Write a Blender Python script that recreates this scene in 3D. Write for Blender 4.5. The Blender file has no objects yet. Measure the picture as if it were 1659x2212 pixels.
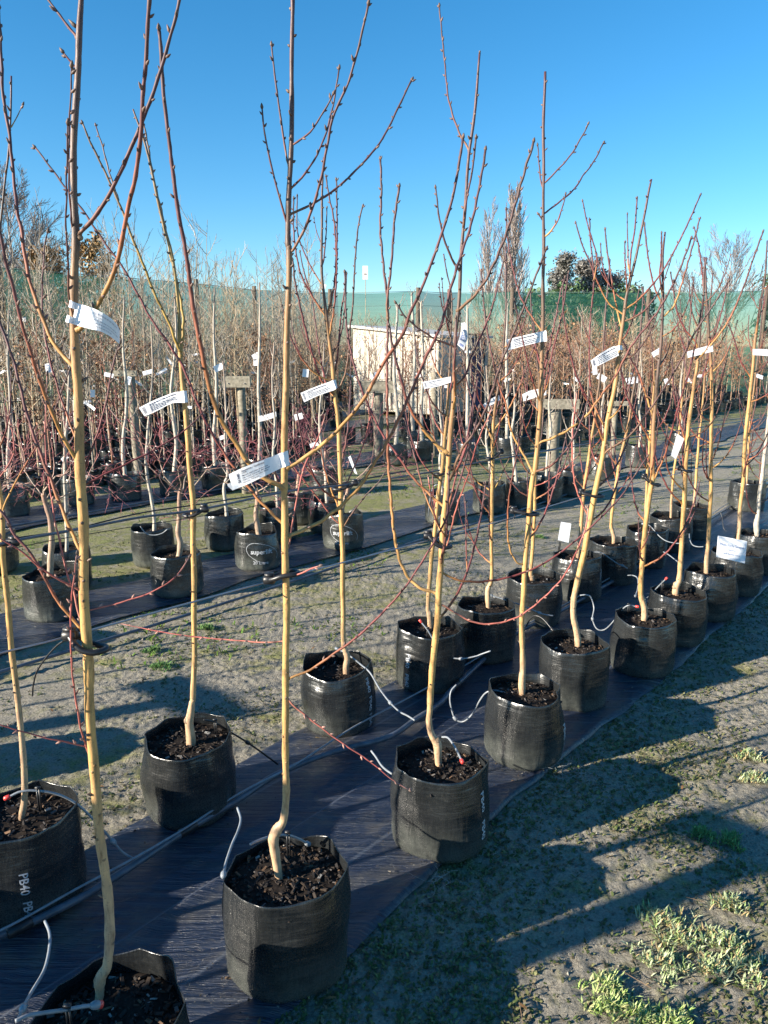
import bpy, math, random
import numpy as np
from mathutils import Vector, Matrix, noise as mn
sc = bpy.context.scene
R = math.radians
# ------------------------------------------------------------------ camera
FPX = 1597.0                       # focal length in units of a 1659 x 2212 frame
PITCH = R(12.74); CAMH = 1.7
cam = bpy.data.objects.new('camera', bpy.data.cameras.new('camera'))
sc.collection.objects.link(cam); sc.camera = cam
cam.location = (0, 0, CAMH); cam.rotation_euler = (math.pi/2 - PITCH, 0, 0)
cam.data.sensor_fit = 'VERTICAL'; cam.data.sensor_height = 36; cam.data.lens = FPX/2212*36
cam.data.clip_start = 0.05; cam.data.clip_end = 3000
# ------------------------------------------------------------------ light
SUN_EL = R(18.7); SH_AZ = R(66)    # shadows run 66 degrees to the right of the view
w = bpy.data.worlds.new('World'); sc.world = w; w.use_nodes = True
nt = w.node_tree; bg = nt.nodes['Background']
sky = nt.nodes.new('ShaderNodeTexSky'); sky.sky_type = 'NISHITA'; sky.sun_disc = False
sky.sun_elevation = SUN_EL; sky.sun_rotation = SH_AZ + math.pi
sky.altitude = 0; sky.air_density = 1.0; sky.dust_density = 0.0; sky.ozone_density = 4.5
hs = nt.nodes.new('ShaderNodeHueSaturation'); hs.inputs['Saturation'].default_value = 1.22; hs.inputs['Hue'].default_value = 0.493; hs.inputs['Value'].default_value = 1.0
nt.links.new(sky.outputs[0], hs.inputs['Color']); nt.links.new(hs.outputs[0], bg.inputs[0]); bg.inputs[1].default_value = 0.082
sl = bpy.data.lights.new('sun', 'SUN'); sl.energy = 5.0; sl.angle = R(0.53); sl.color = (1.0, 0.90, 0.75)
sun = bpy.data.objects.new('sun', sl); sc.collection.objects.link(sun)
sdir = Vector((math.sin(SH_AZ)*math.cos(SUN_EL), math.cos(SH_AZ)*math.cos(SUN_EL), -math.sin(SUN_EL)))
sun.rotation_euler = sdir.to_track_quat('-Z', 'Y').to_euler(); sun.location = (-6, -4, 8)
sc.view_settings.view_transform = 'Standard'; sc.view_settings.look = 'None'
sc.view_settings.gamma = 1; sc.view_settings.exposure = 1.42
sc.view_settings.use_curve_mapping = False

# ------------------------------------------------------------------ helpers
cp, sp = math.cos(PITCH), math.sin(PITCH)
def ray(x, y):
    u = (x-829.5)/FPX; v = (y-1106)/FPX
    return (u, cp - v*sp, -sp - v*cp)
def P(x, y, Y):
    d = ray(x, y); t = Y/d[1]
    return np.array((d[0]*t, Y, CAMH + d[2]*t))
def G(x, y, z=0.0):
    d = ray(x, y); t = (CAMH - z)/-d[2]
    return np.array((d[0]*t, d[1]*t, z))
def pix(p):
    Xc = p[0]; Zc = p[1]*cp - (p[2]-CAMH)*sp; Yc = -(p[1]*sp + (p[2]-CAMH)*cp)
    return 829.5 + FPX*Xc/Zc, 1106 + FPX*Yc/Zc, Zc
def px2m(Y): return Y/FPX
RD = np.array((0.656, 0.755)); RN = np.array((-0.755, 0.656))   # along / across the rows
def SN(s, n, z=0): return np.array((RD[0]*s+RN[0]*n, RD[1]*s+RN[1]*n, z))
def toSN(p): return p[0]*RD[0]+p[1]*RD[1], p[0]*RN[0]+p[1]*RN[1]

C = sc.collection
class MB:
    def __init__(s): s.v=[]; s.f=[]; s.c=[]; s.n=0
    def add(s, v, f, col):
        v=np.asarray(v,float)
        s.v.append(v); s.f += [tuple(i+s.n for i in q) for q in f]
        col=np.asarray(col,float)
        if col.ndim==1: col=np.tile(col,(len(v),1))
        s.c.append(col); s.n+=len(v)
    def mesh(s, name, mat, origin=(0,0,0), smooth=True):
        me=bpy.data.meshes.new(name)
        V=np.concatenate(s.v)-np.asarray(origin)
        me.from_pydata(V.tolist(),[],s.f); me.materials.append(mat)
        a=me.color_attributes.new('Col','FLOAT_COLOR','POINT')
        cc=np.ones((len(V),4)); cc[:,:3]=np.concatenate(s.c); a.data.foreach_set('color',cc.ravel())
        if smooth: me.polygons.foreach_set('use_smooth',[True]*len(me.polygons))
        me.update(); return me
def link(name, me, parent=None, loc=None):
    o=bpy.data.objects.new(name, me); C.objects.link(o)
    if parent is not None: o.parent=parent
    if loc is not None: o.location=loc
    return o
def thing(name, label, cat, loc=(0,0,0), rz=0, group=None, me=None):
    o=bpy.data.objects.new(name, me); C.objects.link(o); o.location=loc; o.rotation_euler=(0,0,rz)
    o['label']=label; o['category']=cat
    if group: o['group']=group
    return o
def kind(o,k): o['kind']=k; return o
def resample(pts, rad, m):
    pts=np.asarray(pts,float); rad=np.asarray(rad,float); n=len(pts)
    if n<3 or m<2:
        if m<2: return pts,rad
    ext=np.vstack([2*pts[0]-pts[1],pts,2*pts[-1]-pts[-2]])
    out=[];ro=[]
    for i in range(n-1):
        p0,p1,p2,p3=ext[i:i+4]
        for j in range(m):
            t=j/m
            out.append(0.5*((2*p1)+(-p0+p2)*t+(2*p0-5*p1+4*p2-p3)*t*t+(-p0+3*p1-3*p2+p3)*t**3))
            ro.append(rad[i]*(1-t)+rad[i+1]*t)
    out.append(pts[-1]); ro.append(rad[-1])
    return np.array(out),np.array(ro)
def tube(mb, pts, rad, k, col, cap=True):
    pts=np.asarray(pts,float); n=len(pts)
    T=np.gradient(pts,axis=0); T/=np.linalg.norm(T,axis=1)[:,None]+1e-12
    ref=np.array((0.31,0.17,0.93)) if abs(T[0][2])<0.8 else np.array((0.95,0.2,0.1))
    u=np.cross(T[0],ref); u/=np.linalg.norm(u)
    U=np.zeros((n,3))
    for i in range(n):
        u=u-T[i]*np.dot(u,T[i]); u/=np.linalg.norm(u)+1e-12; U[i]=u
    W=np.cross(T,U)
    a=np.arange(k)*2*math.pi/k
    rad=np.broadcast_to(np.asarray(rad,float),(n,))
    V=pts[:,None,:]+rad[:,None,None]*(np.cos(a)[None,:,None]*U[:,None,:]+np.sin(a)[None,:,None]*W[:,None,:])
    V=V.reshape(-1,3)
    F=[(i*k+j,i*k+(j+1)%k,(i+1)*k+(j+1)%k,(i+1)*k+j) for i in range(n-1) for j in range(k)]
    if cap: F.append(tuple((n-1)*k+j for j in range(k))); F.append(tuple(reversed(range(k))))
    col=np.asarray(col,float)
    cc=np.repeat(col,k,axis=0) if col.ndim==2 else np.tile(col,(n*k,1))
    mb.add(V,F,cc)
def spindle(mb, p, d, L, r, col, k=5):
    d=d/np.linalg.norm(d)
    tube(mb,[p,p+d*L*.35,p+d*L*.75,p+d*L],[r*.6,r,r*.6,r*.12],k,col)
def boxm(mb, c, sx, sy, sz, col, rz=0, M=None):
    v=np.array([(x,y,z) for x in(-.5,.5) for y in(-.5,.5) for z in(-.5,.5)])*(sx,sy,sz)
    if rz: cr,sr=math.cos(rz),math.sin(rz); v=np.column_stack((v[:,0]*cr-v[:,1]*sr,v[:,0]*sr+v[:,1]*cr,v[:,2]))
    if M is not None: v=v@np.asarray(M).T
    mb.add(v+np.asarray(c),[(0,1,3,2),(4,6,7,5),(0,4,5,1),(2,3,7,6),(0,2,6,4),(1,5,7,3)],col)

# ------------------------------------------------------------------ materials
def nodes(name):
    m=bpy.data.materials.new(name); m.use_nodes=True; t=m.node_tree
    b=t.nodes['Principled BSDF']; return m,t,b
def N(t,typ,**kw):
    n=t.nodes.new(typ)
    for k,v in kw.items():
        if hasattr(n,k): setattr(n,k,v)
        else: n.inputs[k.replace('_',' ')].default_value=v
    return n
def coords(t, scale=(1,1,1)):
    c=t.nodes.new('ShaderNodeTexCoord'); m=t.nodes.new('ShaderNodeMapping')
    m.inputs['Scale'].default_value=scale; t.links.new(c.outputs['Object'],m.inputs[0]); return m.outputs[0]
def noi(t, vec, scale, detail=4, rough=.55):
    n=t.nodes.new('ShaderNodeTexNoise'); n.inputs['Scale'].default_value=scale
    n.inputs['Detail'].default_value=detail; n.inputs['Roughness'].default_value=rough
    t.links.new(vec,n.inputs['Vector']); return n.outputs['Fac']
def ramp(t, fac, stops):
    r=t.nodes.new('ShaderNodeValToRGB'); e=r.color_ramp.elements
    while len(e)<len(stops): e.new(0.5)
    for i,(p,c) in enumerate(stops):
        e[i].position=p; e[i].color=(c,c,c,1) if not hasattr(c,'__len__') else (*c,1)
    t.links.new(fac,r.inputs[0]); return r.outputs[0]
def mix(t, fac, a, b, mode='MIX'):
    m=t.nodes.new('ShaderNodeMix'); m.data_type='RGBA'; m.blend_type=mode
    for s,v in ((m.inputs[0],fac),(m.inputs[6],a),(m.inputs[7],b)):
        if isinstance(v,bpy.types.NodeSocket): t.links.new(v,s)
        elif hasattr(v,'__len__'): s.default_value=(*v,1)
        else: s.default_value=v
    return m.outputs[2]
def bump(t, h, strength, dist, prev=None):
    b=t.nodes.new('ShaderNodeBump'); b.inputs['Strength'].default_value=strength; b.inputs['Distance'].default_value=dist
    t.links.new(h,b.inputs['Height'])
    if prev is not None: t.links.new(prev,b.inputs['Normal'])
    return b.outputs[0]
def vcol(t):
    a=t.nodes.new('ShaderNodeVertexColor'); a.layer_name='Col'; return a.outputs[0]

def mat_bark():
    m,t,b=nodes('bark'); co=coords(t,(1,1,.22)); c2=coords(t)
    f=noi(t,co,90,5,.65); g=noi(t,c2,14,3); l=noi(t,coords(t,(1,1,2.6)),105,2)
    c=mix(t,1.0,vcol(t),ramp(t,f,[(.28,(.45,.40,.36)),(.48,(1,1,1)),(.72,(1.35,1.28,1.1))]),'MULTIPLY')
    c=mix(t,ramp(t,g,[(.42,0.0),(.7,.55)]),c,mix(t,1.0,c,(.62,.60,.66),'MULTIPLY'))
    c=mix(t,ramp(t,l,[(.63,0.0),(.68,.6)]),c,(.14,.09,.06))
    t.links.new(c,b.inputs['Base Color']); b.inputs['Roughness'].default_value=.5
    b.inputs['Specular IOR Level'].default_value=.4
    t.links.new(bump(t,f,.6,.0025),b.inputs['Normal']); return m
def mat_twig(rough=.55):
    m,t,b=nodes('twig'); f=noi(t,coords(t),40,3)
    c=mix(t,1.0,vcol(t),ramp(t,f,[(.3,(.65,.65,.65)),(.7,(1.25,1.22,1.2))]),'MULTIPLY')
    t.links.new(c,b.inputs['Base Color']); b.inputs['Roughness'].default_value=rough
    b.inputs['Specular IOR Level'].default_value=.35; return m
def mat_vc(name, rough=.6, spec=.4, nscale=60, lo=.75, hi=1.2):
    m,t,b=nodes(name); f=noi(t,coords(t),nscale,4)
    c=mix(t,1.0,vcol(t),ramp(t,f,[(.3,lo),(.7,hi)]),'MULTIPLY')
    t.links.new(c,b.inputs['Base Color']); b.inputs['Roughness'].default_value=rough
    b.inputs['Specular IOR Level'].default_value=spec; return m
def mat_bag(dusty=1.0):
    m,t,b=nodes('black_poly'); co=coords(t); hz=coords(t,(1,1,6))
    w1=noi(t,hz,6,3,.5); w2=noi(t,co,5,3); w3=noi(t,coords(t,(9,9,1)),4,3); fine=noi(t,co,220,3)
    sep=N(t,'ShaderNodeSeparateXYZ'); t.links.new(co,sep.inputs[0])
    mr=N(t,'ShaderNodeMapRange'); t.links.new(sep.outputs[2],mr.inputs[0])
    mr.inputs[1].default_value=.0; mr.inputs[2].default_value=.16; mr.inputs[3].default_value=.85; mr.inputs[4].default_value=.05
    d=N(t,'ShaderNodeMath',operation='MULTIPLY'); t.links.new(mr.outputs[0],d.inputs[0])
    t.links.new(ramp(t,noi(t,co,16,6,.7),[(.3,.15*dusty),(.72,1.0*dusty)]),d.inputs[1])
    c=mix(t,ramp(t,w2,[(.3,0.0),(.7,1.0)]),(.0055,.0065,.0080),(.018,.020,.022))
    c=mix(t,ramp(t,noi(t,co,60,5,.7),[(.52,0.0),(.78,.22*dusty)]),c,(.085,.085,.075))
    c=mix(t,d.outputs[0],c,(.110,.120,.105))
    t.links.new(c,b.inputs['Base Color'])
    rr=N(t,'ShaderNodeMapRange'); t.links.new(fine,rr.inputs[0]); rr.inputs[3].default_value=.16; rr.inputs[4].default_value=.40
    t.links.new(rr.outputs[0],b.inputs['Roughness']); b.inputs['Specular IOR Level'].default_value=.75
    n=bump(t,ramp(t,w1,[(.35,0.0),(.66,1.0)]),.24,.006); n=bump(t,w3,.35,.010,n); n=bump(t,w2,.5,.02,n); n=bump(t,fine,.05,.0004,n)
    t.links.new(n,b.inputs['Normal']); return m
def mat_plain(name, col, rough=.5, spec=.5, metal=0, nscale=0, amt=.3):
    m,t,b=nodes(name)
    if nscale:
        f=noi(t,coords(t),nscale,5,.65)
        t.links.new(mix(t,1.0,col,ramp(t,f,[(.3,1-amt),(.7,1+amt)]),'MULTIPLY'),b.inputs['Base Color'])
        t.links.new(bump(t,f,.3,.002),b.inputs['Normal'])
    else: b.inputs['Base Color'].default_value=(*col,1)
    b.inputs['Roughness'].default_value=rough; b.inputs['Specular IOR Level'].default_value=spec
    b.inputs['Metallic'].default_value=metal; return m
def mat_ground():
    m,t,b=nodes('mossy_soil'); co=coords(t)
    big=noi(t,co,1.3,5,.6); mid=noi(t,co,9,6,.7); fine=noi(t,co,110,6,.75); st=noi(t,co,38,4,.7)
    rot=N(t,'ShaderNodeMapping'); rot.inputs['Rotation'].default_value=(0,0,R(-49)); rot.inputs['Scale'].default_value=(.5,2.2,1)
    t.links.new(co,rot.inputs[0]); streak=noi(t,rot.outputs[0],.9,4,.6)
    soil=mix(t,mid,(.245,.222,.178),(.430,.395,.325))
    moss=mix(t,fine,(.150,.145,.050),(.330,.315,.120))
    a=N(t,'ShaderNodeMath',operation='ADD'); t.links.new(mix(t,.55,big,streak),a.inputs[0]); t.links.new(mid,a.inputs[1]); a2=N(t,'ShaderNodeMath',operation='MULTIPLY'); t.links.new(a.outputs[0],a2.inputs[0]); a2.inputs[1].default_value=.5; r2=N(t,'ShaderNodeMapping'); r2.inputs['Rotation'].default_value=(0,0,R(-49)); t.links.new(co,r2.inputs[0]); sx=N(t,'ShaderNodeSeparateXYZ'); t.links.new(r2.outputs[0],sx.inputs[0]); mr=N(t,'ShaderNodeMapRange'); t.links.new(sx.outputs[1],mr.inputs[0]); mr.inputs[1].default_value=4.4; mr.inputs[2].default_value=5.4; mr.inputs[3].default_value=-.006; mr.inputs[4].default_value=.075; a3=N(t,'ShaderNodeMath',operation='ADD'); t.links.new(a2.outputs[0],a3.inputs[0]); t.links.new(mr.outputs[0],a3.inputs[1]); a=a3
    c=mix(t,ramp(t,a.outputs[0],[(.0,0.0),(.49,0.0),(.58,.75)]),soil,moss)
    c=mix(t,ramp(t,a.outputs[0],[(.56,0.0),(.64,.6)]),c,(.22,.25,.07))
    c=mix(t,1.0,c,ramp(t,fine,[(.3,(.45,.45,.42)),(.52,(1,1,1)),(.7,(1.25,1.25,1.2))]),'MULTIPLY')
    c=mix(t,ramp(t,st,[(.30,.7),(.42,0.0)]),c,(.055,.048,.040))
    c=mix(t,ramp(t,st,[(.70,0.0),(.78,.3)]),c,(.34,.31,.26))
    t.links.new(c,b.inputs['Base Color']); b.inputs['Roughness'].default_value=.92; b.inputs['Specular IOR Level'].default_value=.2
    n=bump(t,mid,.7,.03); n=bump(t,st,.9,.016,n); n=bump(t,fine,1.0,.011,n)
    t.links.new(n,b.inputs['Normal']); return m
def mat_weedmat(wet=0):
    m,t,b=nodes('weed_mat'); co=coords(t)
    rot=N(t,'ShaderNodeMapping'); rot.inputs['Rotation'].default_value=(0,0,R(-49)); rot.inputs['Scale'].default_value=(.35,9,1)
    t.links.new(co,rot.inputs[0]); v=rot.outputs[0]
    rot2=N(t,'ShaderNodeMapping'); rot2.inputs['Rotation'].default_value=(0,0,R(-49)); rot2.inputs['Scale'].default_value=(1,1,1)
    t.links.new(co,rot2.inputs[0])
    streak=noi(t,v,3.0,5,.7); streak2=noi(t,v,9,5,.75); dirt=noi(t,co,4.5,7,.72)
    wv=N(t,'ShaderNodeTexWave',wave_type='BANDS',bands_direction='Y'); wv.inputs['Scale'].default_value=1.15
    wv.inputs['Distortion'].default_value=.25; wv.inputs['Detail'].default_value=1; wv.inputs['Detail Scale'].default_value=.4; t.links.new(rot2.outputs[0],wv.inputs[0])
    ck=N(t,'ShaderNodeTexChecker'); ck.inputs['Scale'].default_value=330; t.links.new(rot2.outputs[0],ck.inputs[0])
    c=mix(t,streak,(.007,.012,.028),(.024,.038,.075))
    c=mix(t,ramp(t,streak2,[(.52,0.0),(.66,.75)]),c,(.11,.12,.135))  # blue tint and pale streaks paint the sky sheen into the mat colour
    c=mix(t,ramp(t,wv.outputs['Fac'],[(.992,0.0),(1.0,.5)]),c,(.16,.18,.22))
    c=mix(t,ck.outputs['Fac'],c,mix(t,1.0,c,(.75,.75,.75),'MULTIPLY'))
    c=mix(t,ramp(t,dirt,[(.50,0.0),(.66,.7 if not wet else .9)]),c,(.105,.095,.075))
    t.links.new(c,b.inputs['Base Color'])
    r=ramp(t,streak,[(.3,.20 if wet else .24),(.7,.38 if wet else .46)]); t.links.new(r,b.inputs['Roughness'])
    b.inputs['Specular IOR Level'].default_value=.7
    n=bump(t,streak,.7,.03); n=bump(t,streak2,.6,.010,n); n=bump(t,ck.outputs['Fac'],.12,.0006,n)
    t.links.new(n,b.inputs['Normal']); return m
def mat_cloth():
    m,t,b=nodes('shade_cloth'); co=coords(t)
    f=noi(t,co,.5,4); g=noi(t,coords(t,(.3,.3,4)),2,4)
    c=mix(t,f,(.012,.110,.068),(.026,.165,.108)); c=mix(t,ramp(t,g,[(.4,0.0),(.7,.5)]),c,(.10,.30,.24))
    t.links.new(c,b.inputs['Base Color']); b.inputs['Roughness'].default_value=.8
    out=t.nodes['Material Output']; tr=t.nodes.new('ShaderNodeBsdfTransparent')
    tl=t.nodes.new('ShaderNodeBsdfTranslucent'); t.links.new(c,tl.inputs[0])
    m1=t.nodes.new('ShaderNodeMixShader'); m1.inputs[0].default_value=.35; t.links.new(b.outputs[0],m1.inputs[1]); t.links.new(tl.outputs[0],m1.inputs[2])
    m2=t.nodes.new('ShaderNodeMixShader'); m2.inputs[0].default_value=.34; t.links.new(m1.outputs[0],m2.inputs[1]); t.links.new(tr.outputs[0],m2.inputs[2])
    t.links.new(m2.outputs[0],out.inputs[0]); return m
BARK=mat_bark(); TWIG=mat_twig(); BAG=mat_bag(); GROUND=mat_ground(); WEED=mat_weedmat(); WEEDWET=mat_weedmat(1); CLOTH=mat_cloth()
SOIL=mat_vc('potting_mix',.95,.12,90,.5,1.4); CHIP=mat_vc('bark_chips',.8,.25,80,.7,1.3); LEAF=mat_vc('leaf',.7,.12,50,.75,1.25)
PAPER=mat_plain('tag_paper',(.80,.81,.84),.45,.4); INK=mat_plain('print_ink',(.05,.055,.10),.6,.3); BLUEINK=mat_plain('blue_ink',(.05,.12,.42),.6,.3)
WHITEINK=mat_plain('white_print',(.42,.44,.47),.6,.3,nscale=90,amt=.35)
RUBBER=mat_plain('rubber',(.018,.018,.020),.38,.5,nscale=60); TUBE=mat_plain('grey_tube',(.22,.24,.26),.35,.5,nscale=30,amt=.25)
PIPE=mat_plain('black_pipe',(.085,.10,.125),.32,.6,nscale=20,amt=.4); WIRE=mat_plain('wire',(.30,.32,.35),.35,.6,.6)
RED=mat_plain('red_plastic',(.65,.06,.05),.35,.5); WOOD=mat_vc('wood',.85,.2,30,.6,1.3); CREAM=mat_plain('cream_paint',(.58,.52,.42),.5,.4,nscale=3,amt=.06)
PURPLE=mat_plain('purple_plastic',(.07,.065,.15),.45,.5,nscale=4,amt=.2); DARK=mat_plain('dark_metal',(.03,.03,.033),.5,.5)
# ------------------------------------------------------------------ setting: ground and weed mats
rng=random.Random(7)
def zg(x,y):
    return 0.008*mn.noise(Vector((x*2.1,y*2.1,0)))+0.005*mn.noise(Vector((x*9,y*9,3)))-0.012
def axis(a,b,fine0,fine1,df,dc):
    v=[];x=a
    while x<b:
        v.append(x); x+= df if fine0<=x<fine1 else max(df,min(dc,abs((x-fine0) if x<fine0 else (x-fine1))*.25+df))
    v.append(b); return np.array(v)
gx=axis(-400,400,-3.2,4.2,.026,60); gy=axis(-60,900,1.0,6.0,.026,60)
refine=lambda g,a,b:np.unique(np.concatenate([g,np.arange(a,b,.013)]).round(5))
gx=refine(gx,-1.6,2.7); gy=refine(gy,1.2,3.9)
V=np.zeros((len(gy),len(gx),3)); 
for j,yy in enumerate(gy):
    for i,xx in enumerate(gx):
        near = -5<xx<6 and .5<yy<9
        z = zg(xx,yy) if near else -0.012
        if near and yy<5.5: z+=0.0062*mn.noise(Vector((xx*33,yy*33,9)))+.0055*mn.noise(Vector((xx*75,yy*75,4)))
        V[j,i]=(xx,yy,z)
nx=len(gx); F=[(j*nx+i,j*nx+i+1,(j+1)*nx+i+1,(j+1)*nx+i) for j in range(len(gy)-1) for i in range(nx-1)]
mb=MB(); mb.add(V.reshape(-1,3),F,(1,1,1)); kind(link('ground',mb.mesh('ground',GROUND)),'structure')

def strip(name, s0, s1, edge0, edge1, mat, z0=.004, ds=.06, nn=22, amp=.006, wob=.02, rip=0):
    S=np.arange(s0,s1,ds); mb=MB(); V=[]
    for s in S:
        a=edge0(s); b=edge1(s)
        if rip: b+=.018*mn.noise(Vector((s*5.5,0,3)))+.03*mn.noise(Vector((s*1.6,0,8)))
        for k in range(nn+1):
            n=a+(b-a)*k/nn+ (wob*mn.noise(Vector((s*1.3,a*5,2))) if k in (0,nn) else 0)
            z=z0+amp*(.5+mn.noise(Vector((s*.8,n*7,1))))+amp*.4*mn.noise(Vector((s*4,n*18,7)))
            if rip: r_=mn.noise(Vector((s*.55+n*.5,n*23,4))); z+=rip*max(0,r_)**1.2*2.2+rip*.5*max(0,mn.noise(Vector((s*2.2,n*40,9))))
            if k in(0,nn): z=z0-.010 if rip else z0
            V.append(SN(s,n,z))
    m=nn+1; F=[(i*m+k,(i+1)*m+k,(i+1)*m+k+1,i*m+k+1) for i in range(len(S)-1) for k in range(nn)]
    mb.add(V,F,(1,1,1)); return kind(link(name,mb.mesh(name,mat)),'structure')
me_=[toSN(G(x,y)) for x,y in((758,2053),(920,1903),(1094,1742),(1230,1630),(1367,1518),(1480,1420))]
rs=sorted(me_); xs=[a for a,_ in rs]; ys=[b for _,b in rs]
er=lambda s: float(np.interp(s,xs,ys))
le_=sorted(toSN(G(x,y)) for x,y in((173,1841),(310,1765),(503,1656),(644,1579)))
el=lambda s: float(np.interp(s,[a for a,_ in le_],[b for _,b in le_]))
strip('weed_mat',0.2,16,el,er,WEED,nn=64,ds=.05,rip=.0065)
CROW=[(110,1232,120),(380,1190,114),(554,1143,104),(741,1107,97)]
DROW=[(165,1030,82),(270,1022,77),(375,1015,72)]
for nm,L in(('C',CROW),('D',DROW)):
    print(nm,[tuple(round(q,2) for q in toSN(G(x,y,.3))) for x,y,_ in L])
print('mat edges',[tuple(round(q,2) for q in e) for e in rs],[tuple(round(q,2) for q in e) for e in le_])
NC=np.mean([toSN(G(x,y,.3))[1] for x,y,_ in CROW]); ND=np.mean([toSN(G(x,y,.3))[1] for x,y,_ in DROW])
for i,(n0,wd) in enumerate([(NC+.10,.66),(ND-.05,.85),(ND+1.9,1.1),(ND+3.7,1.1),(ND+5.5,1.1),(ND+7.5,1.2),(ND+9.5,1.2)]):
    strip('weed_mat', -2-i, 26, (lambda s,n0=n0,wd=wd:n0+wd/2), (lambda s,n0=n0,wd=wd:n0-wd/2), WEEDWET, ds=.25, nn=8, amp=.004, wob=.16)

# crumbs of soil and bark lying on the ground
mb=MB(); oc=np.array([(1,0,0),(-1,0,0),(0,1,0),(0,-1,0),(0,0,1),(0,0,-1)],float)
of=[(0,2,4),(2,1,4),(1,3,4),(3,0,4),(2,0,5),(1,2,5),(3,1,5),(0,3,5)]
nr=np.random.RandomState(3)
for i in range(10000):
    y=1.2+nr.rand()**1.5*6; x=(nr.rand()-.5)*2*(.62*y+.3)
    s,n=toSN((x,y))
    on = er(s)<n<el(s)
    if on and nr.rand()>.10: continue
    r=.0012+.0035*nr.rand()**4
    if nr.rand()<.006: r*=2.6
    c=[(.17,.15,.12),(.10,.085,.06),(.24,.22,.18),(.06,.05,.04)][nr.randint(4)]
    mb.add(oc*(r*(.6+nr.rand(3)))+np.array((x,y,zg(x,y)+.001+(.012 if on else 0))),of,c)
o=kind(link('soil_crumbs',mb.mesh('soil_crumbs',CHIP,smooth=False)),'stuff'); o['label']='small crumbs of soil, grit and bark scattered over the ground'; o['category']='gravel'
def blade(mb,p,az,tilt,L,wd,col,curl=.4):
    d=np.array((math.cos(az),math.sin(az),0)); s=np.array((-d[1],d[0],0))*wd/2; up=np.array((0,0,1.))
    q1=p+(d*math.sin(tilt)+up*math.cos(tilt))*L*.55; t2=tilt+curl; q2=q1+(d*math.sin(t2)+up*math.cos(t2))*L*.45
    mb.add([p-s*.6,p+s*.6,q1+s,q1-s,q2],[(0,1,2,3),(3,2,4)],col)
# moss and low green growth
def cover(name,label,pts,cols,h,wd,cat):
    mb=MB()
    for (x,y) in pts:
        z=zg(x,y)
        for k in range(3):
            a=nr.rand()*6.28; c=np.array(cols[nr.randint(len(cols))])*(.7+.6*nr.rand())
            blade(mb,np.array((x,y,z))+np.append(nr.randn(2)*.004,0),a,.5+nr.rand()*.9,h*(.5+nr.rand()),wd*(.6+.7*nr.rand()),c,.5)
    o=kind(link(name,mb.mesh(name,LEAF,smooth=False)),'stuff'); o['label']=label; o['category']=cat; return o
pts=[]
while len(pts)<11000:
    y=1.25+nr.rand()*5.5; x=(nr.rand()-.5)*2*(.62*y+.3); s,n=toSN((x,y))
    d=(er(s)-n)
    dens=max(0,mn.noise(Vector((x*2.3,y*2.3,5)))*1.6+.12)
    if d>0: dens=max(dens, .95*math.exp(-d/.28))
    elif n<el(s): dens=0
    else: dens*=.35
    if nr.rand()<dens: pts.append((x,y))
cover('moss','low green moss and liverwort creeping over the damp soil beside the mat',pts,[(.06,.085,.028),(.10,.12,.045),(.15,.15,.07),(.13,.11,.07)],.014,.008,'moss')
pts=[]
while len(pts)<4500:
    s=nr.rand()*14-1; n=2.7+nr.rand()*9; p=SN(s,n)
    if mn.noise(Vector((p[0]*1.1,p[1]*1.1,8)))>.22 and p[1]>3: pts.append((p[0],p[1]))
cover('grass','short bright green grass growing in patches between the rear rows',pts,[(.07,.14,.02),(.12,.19,.03),(.10,.13,.03)],.035,.008,'grass')
# weed clumps
wl=[((1435,1988),.075,0,'grey green weed tuft at the upper left of the large sunlit weed patch'),((1477,2026),.055,0,'small grey green weed tuft between the two widest clumps of the patch'),((1432,2079),.085,0,'broad grey green weed clump with brown dry stems at the lower left of the patch'),
 ((1560,2037),.075,0,'grey green weed clump nearest the right edge of the photo, upper of two'),((1600,2085),.065,0,'spiky grey green weed clump nearest the right edge, lower of two'),((1535,2092),.05,0,'low weed tuft between the right and the left clumps of the patch'),
 ((1310,2128),.055,1,'leafy weed tuft leftmost of the lower group at the bottom edge'),((1325,2172),.06,1,'bright green weed clump at the bottom edge beside a reddish leaf'),((1385,2198),.05,1,'yellow green weed tuft cut by the bottom edge of the frame'),((1450,2200),.06,1,'rightmost weed clump at the bottom edge of the frame'),
 ((1580,1954),.05,0,'lone sunlit weed tuft above the large weed patch'),((1572,1812),.055,2,'larger dark green weed tuft growing in the bag shadow'),((1515,1800),.045,2,'smaller dark green weed tuft left of its neighbour in the bag shadow'),
 ((1621,1632),.05,0,'pale weed tuft in the sun near the right edge, farther of two'),((1632,1682),.05,0,'pale weed tuft in the sun near the right edge, nearer of two'),
 ((445,1357),.05,2,'green weed tuft in the path behind the tree with yellow olive branches'),((352,1438),.06,2,'flat green weed rosette in the shade on the path at left'),((330,1405),.05,2,'flat weed rosette behind the other one on the shaded path'),((1165,1160),.05,2,'green weed tuft on the path near the small white stake label')]
pal=[[(.34,.40,.21),(.42,.46,.28),(.22,.30,.11),(.40,.30,.15)],[(.26,.36,.10),(.36,.44,.17),(.38,.38,.18)],[(.10,.20,.06),(.16,.27,.09)]]
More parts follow.
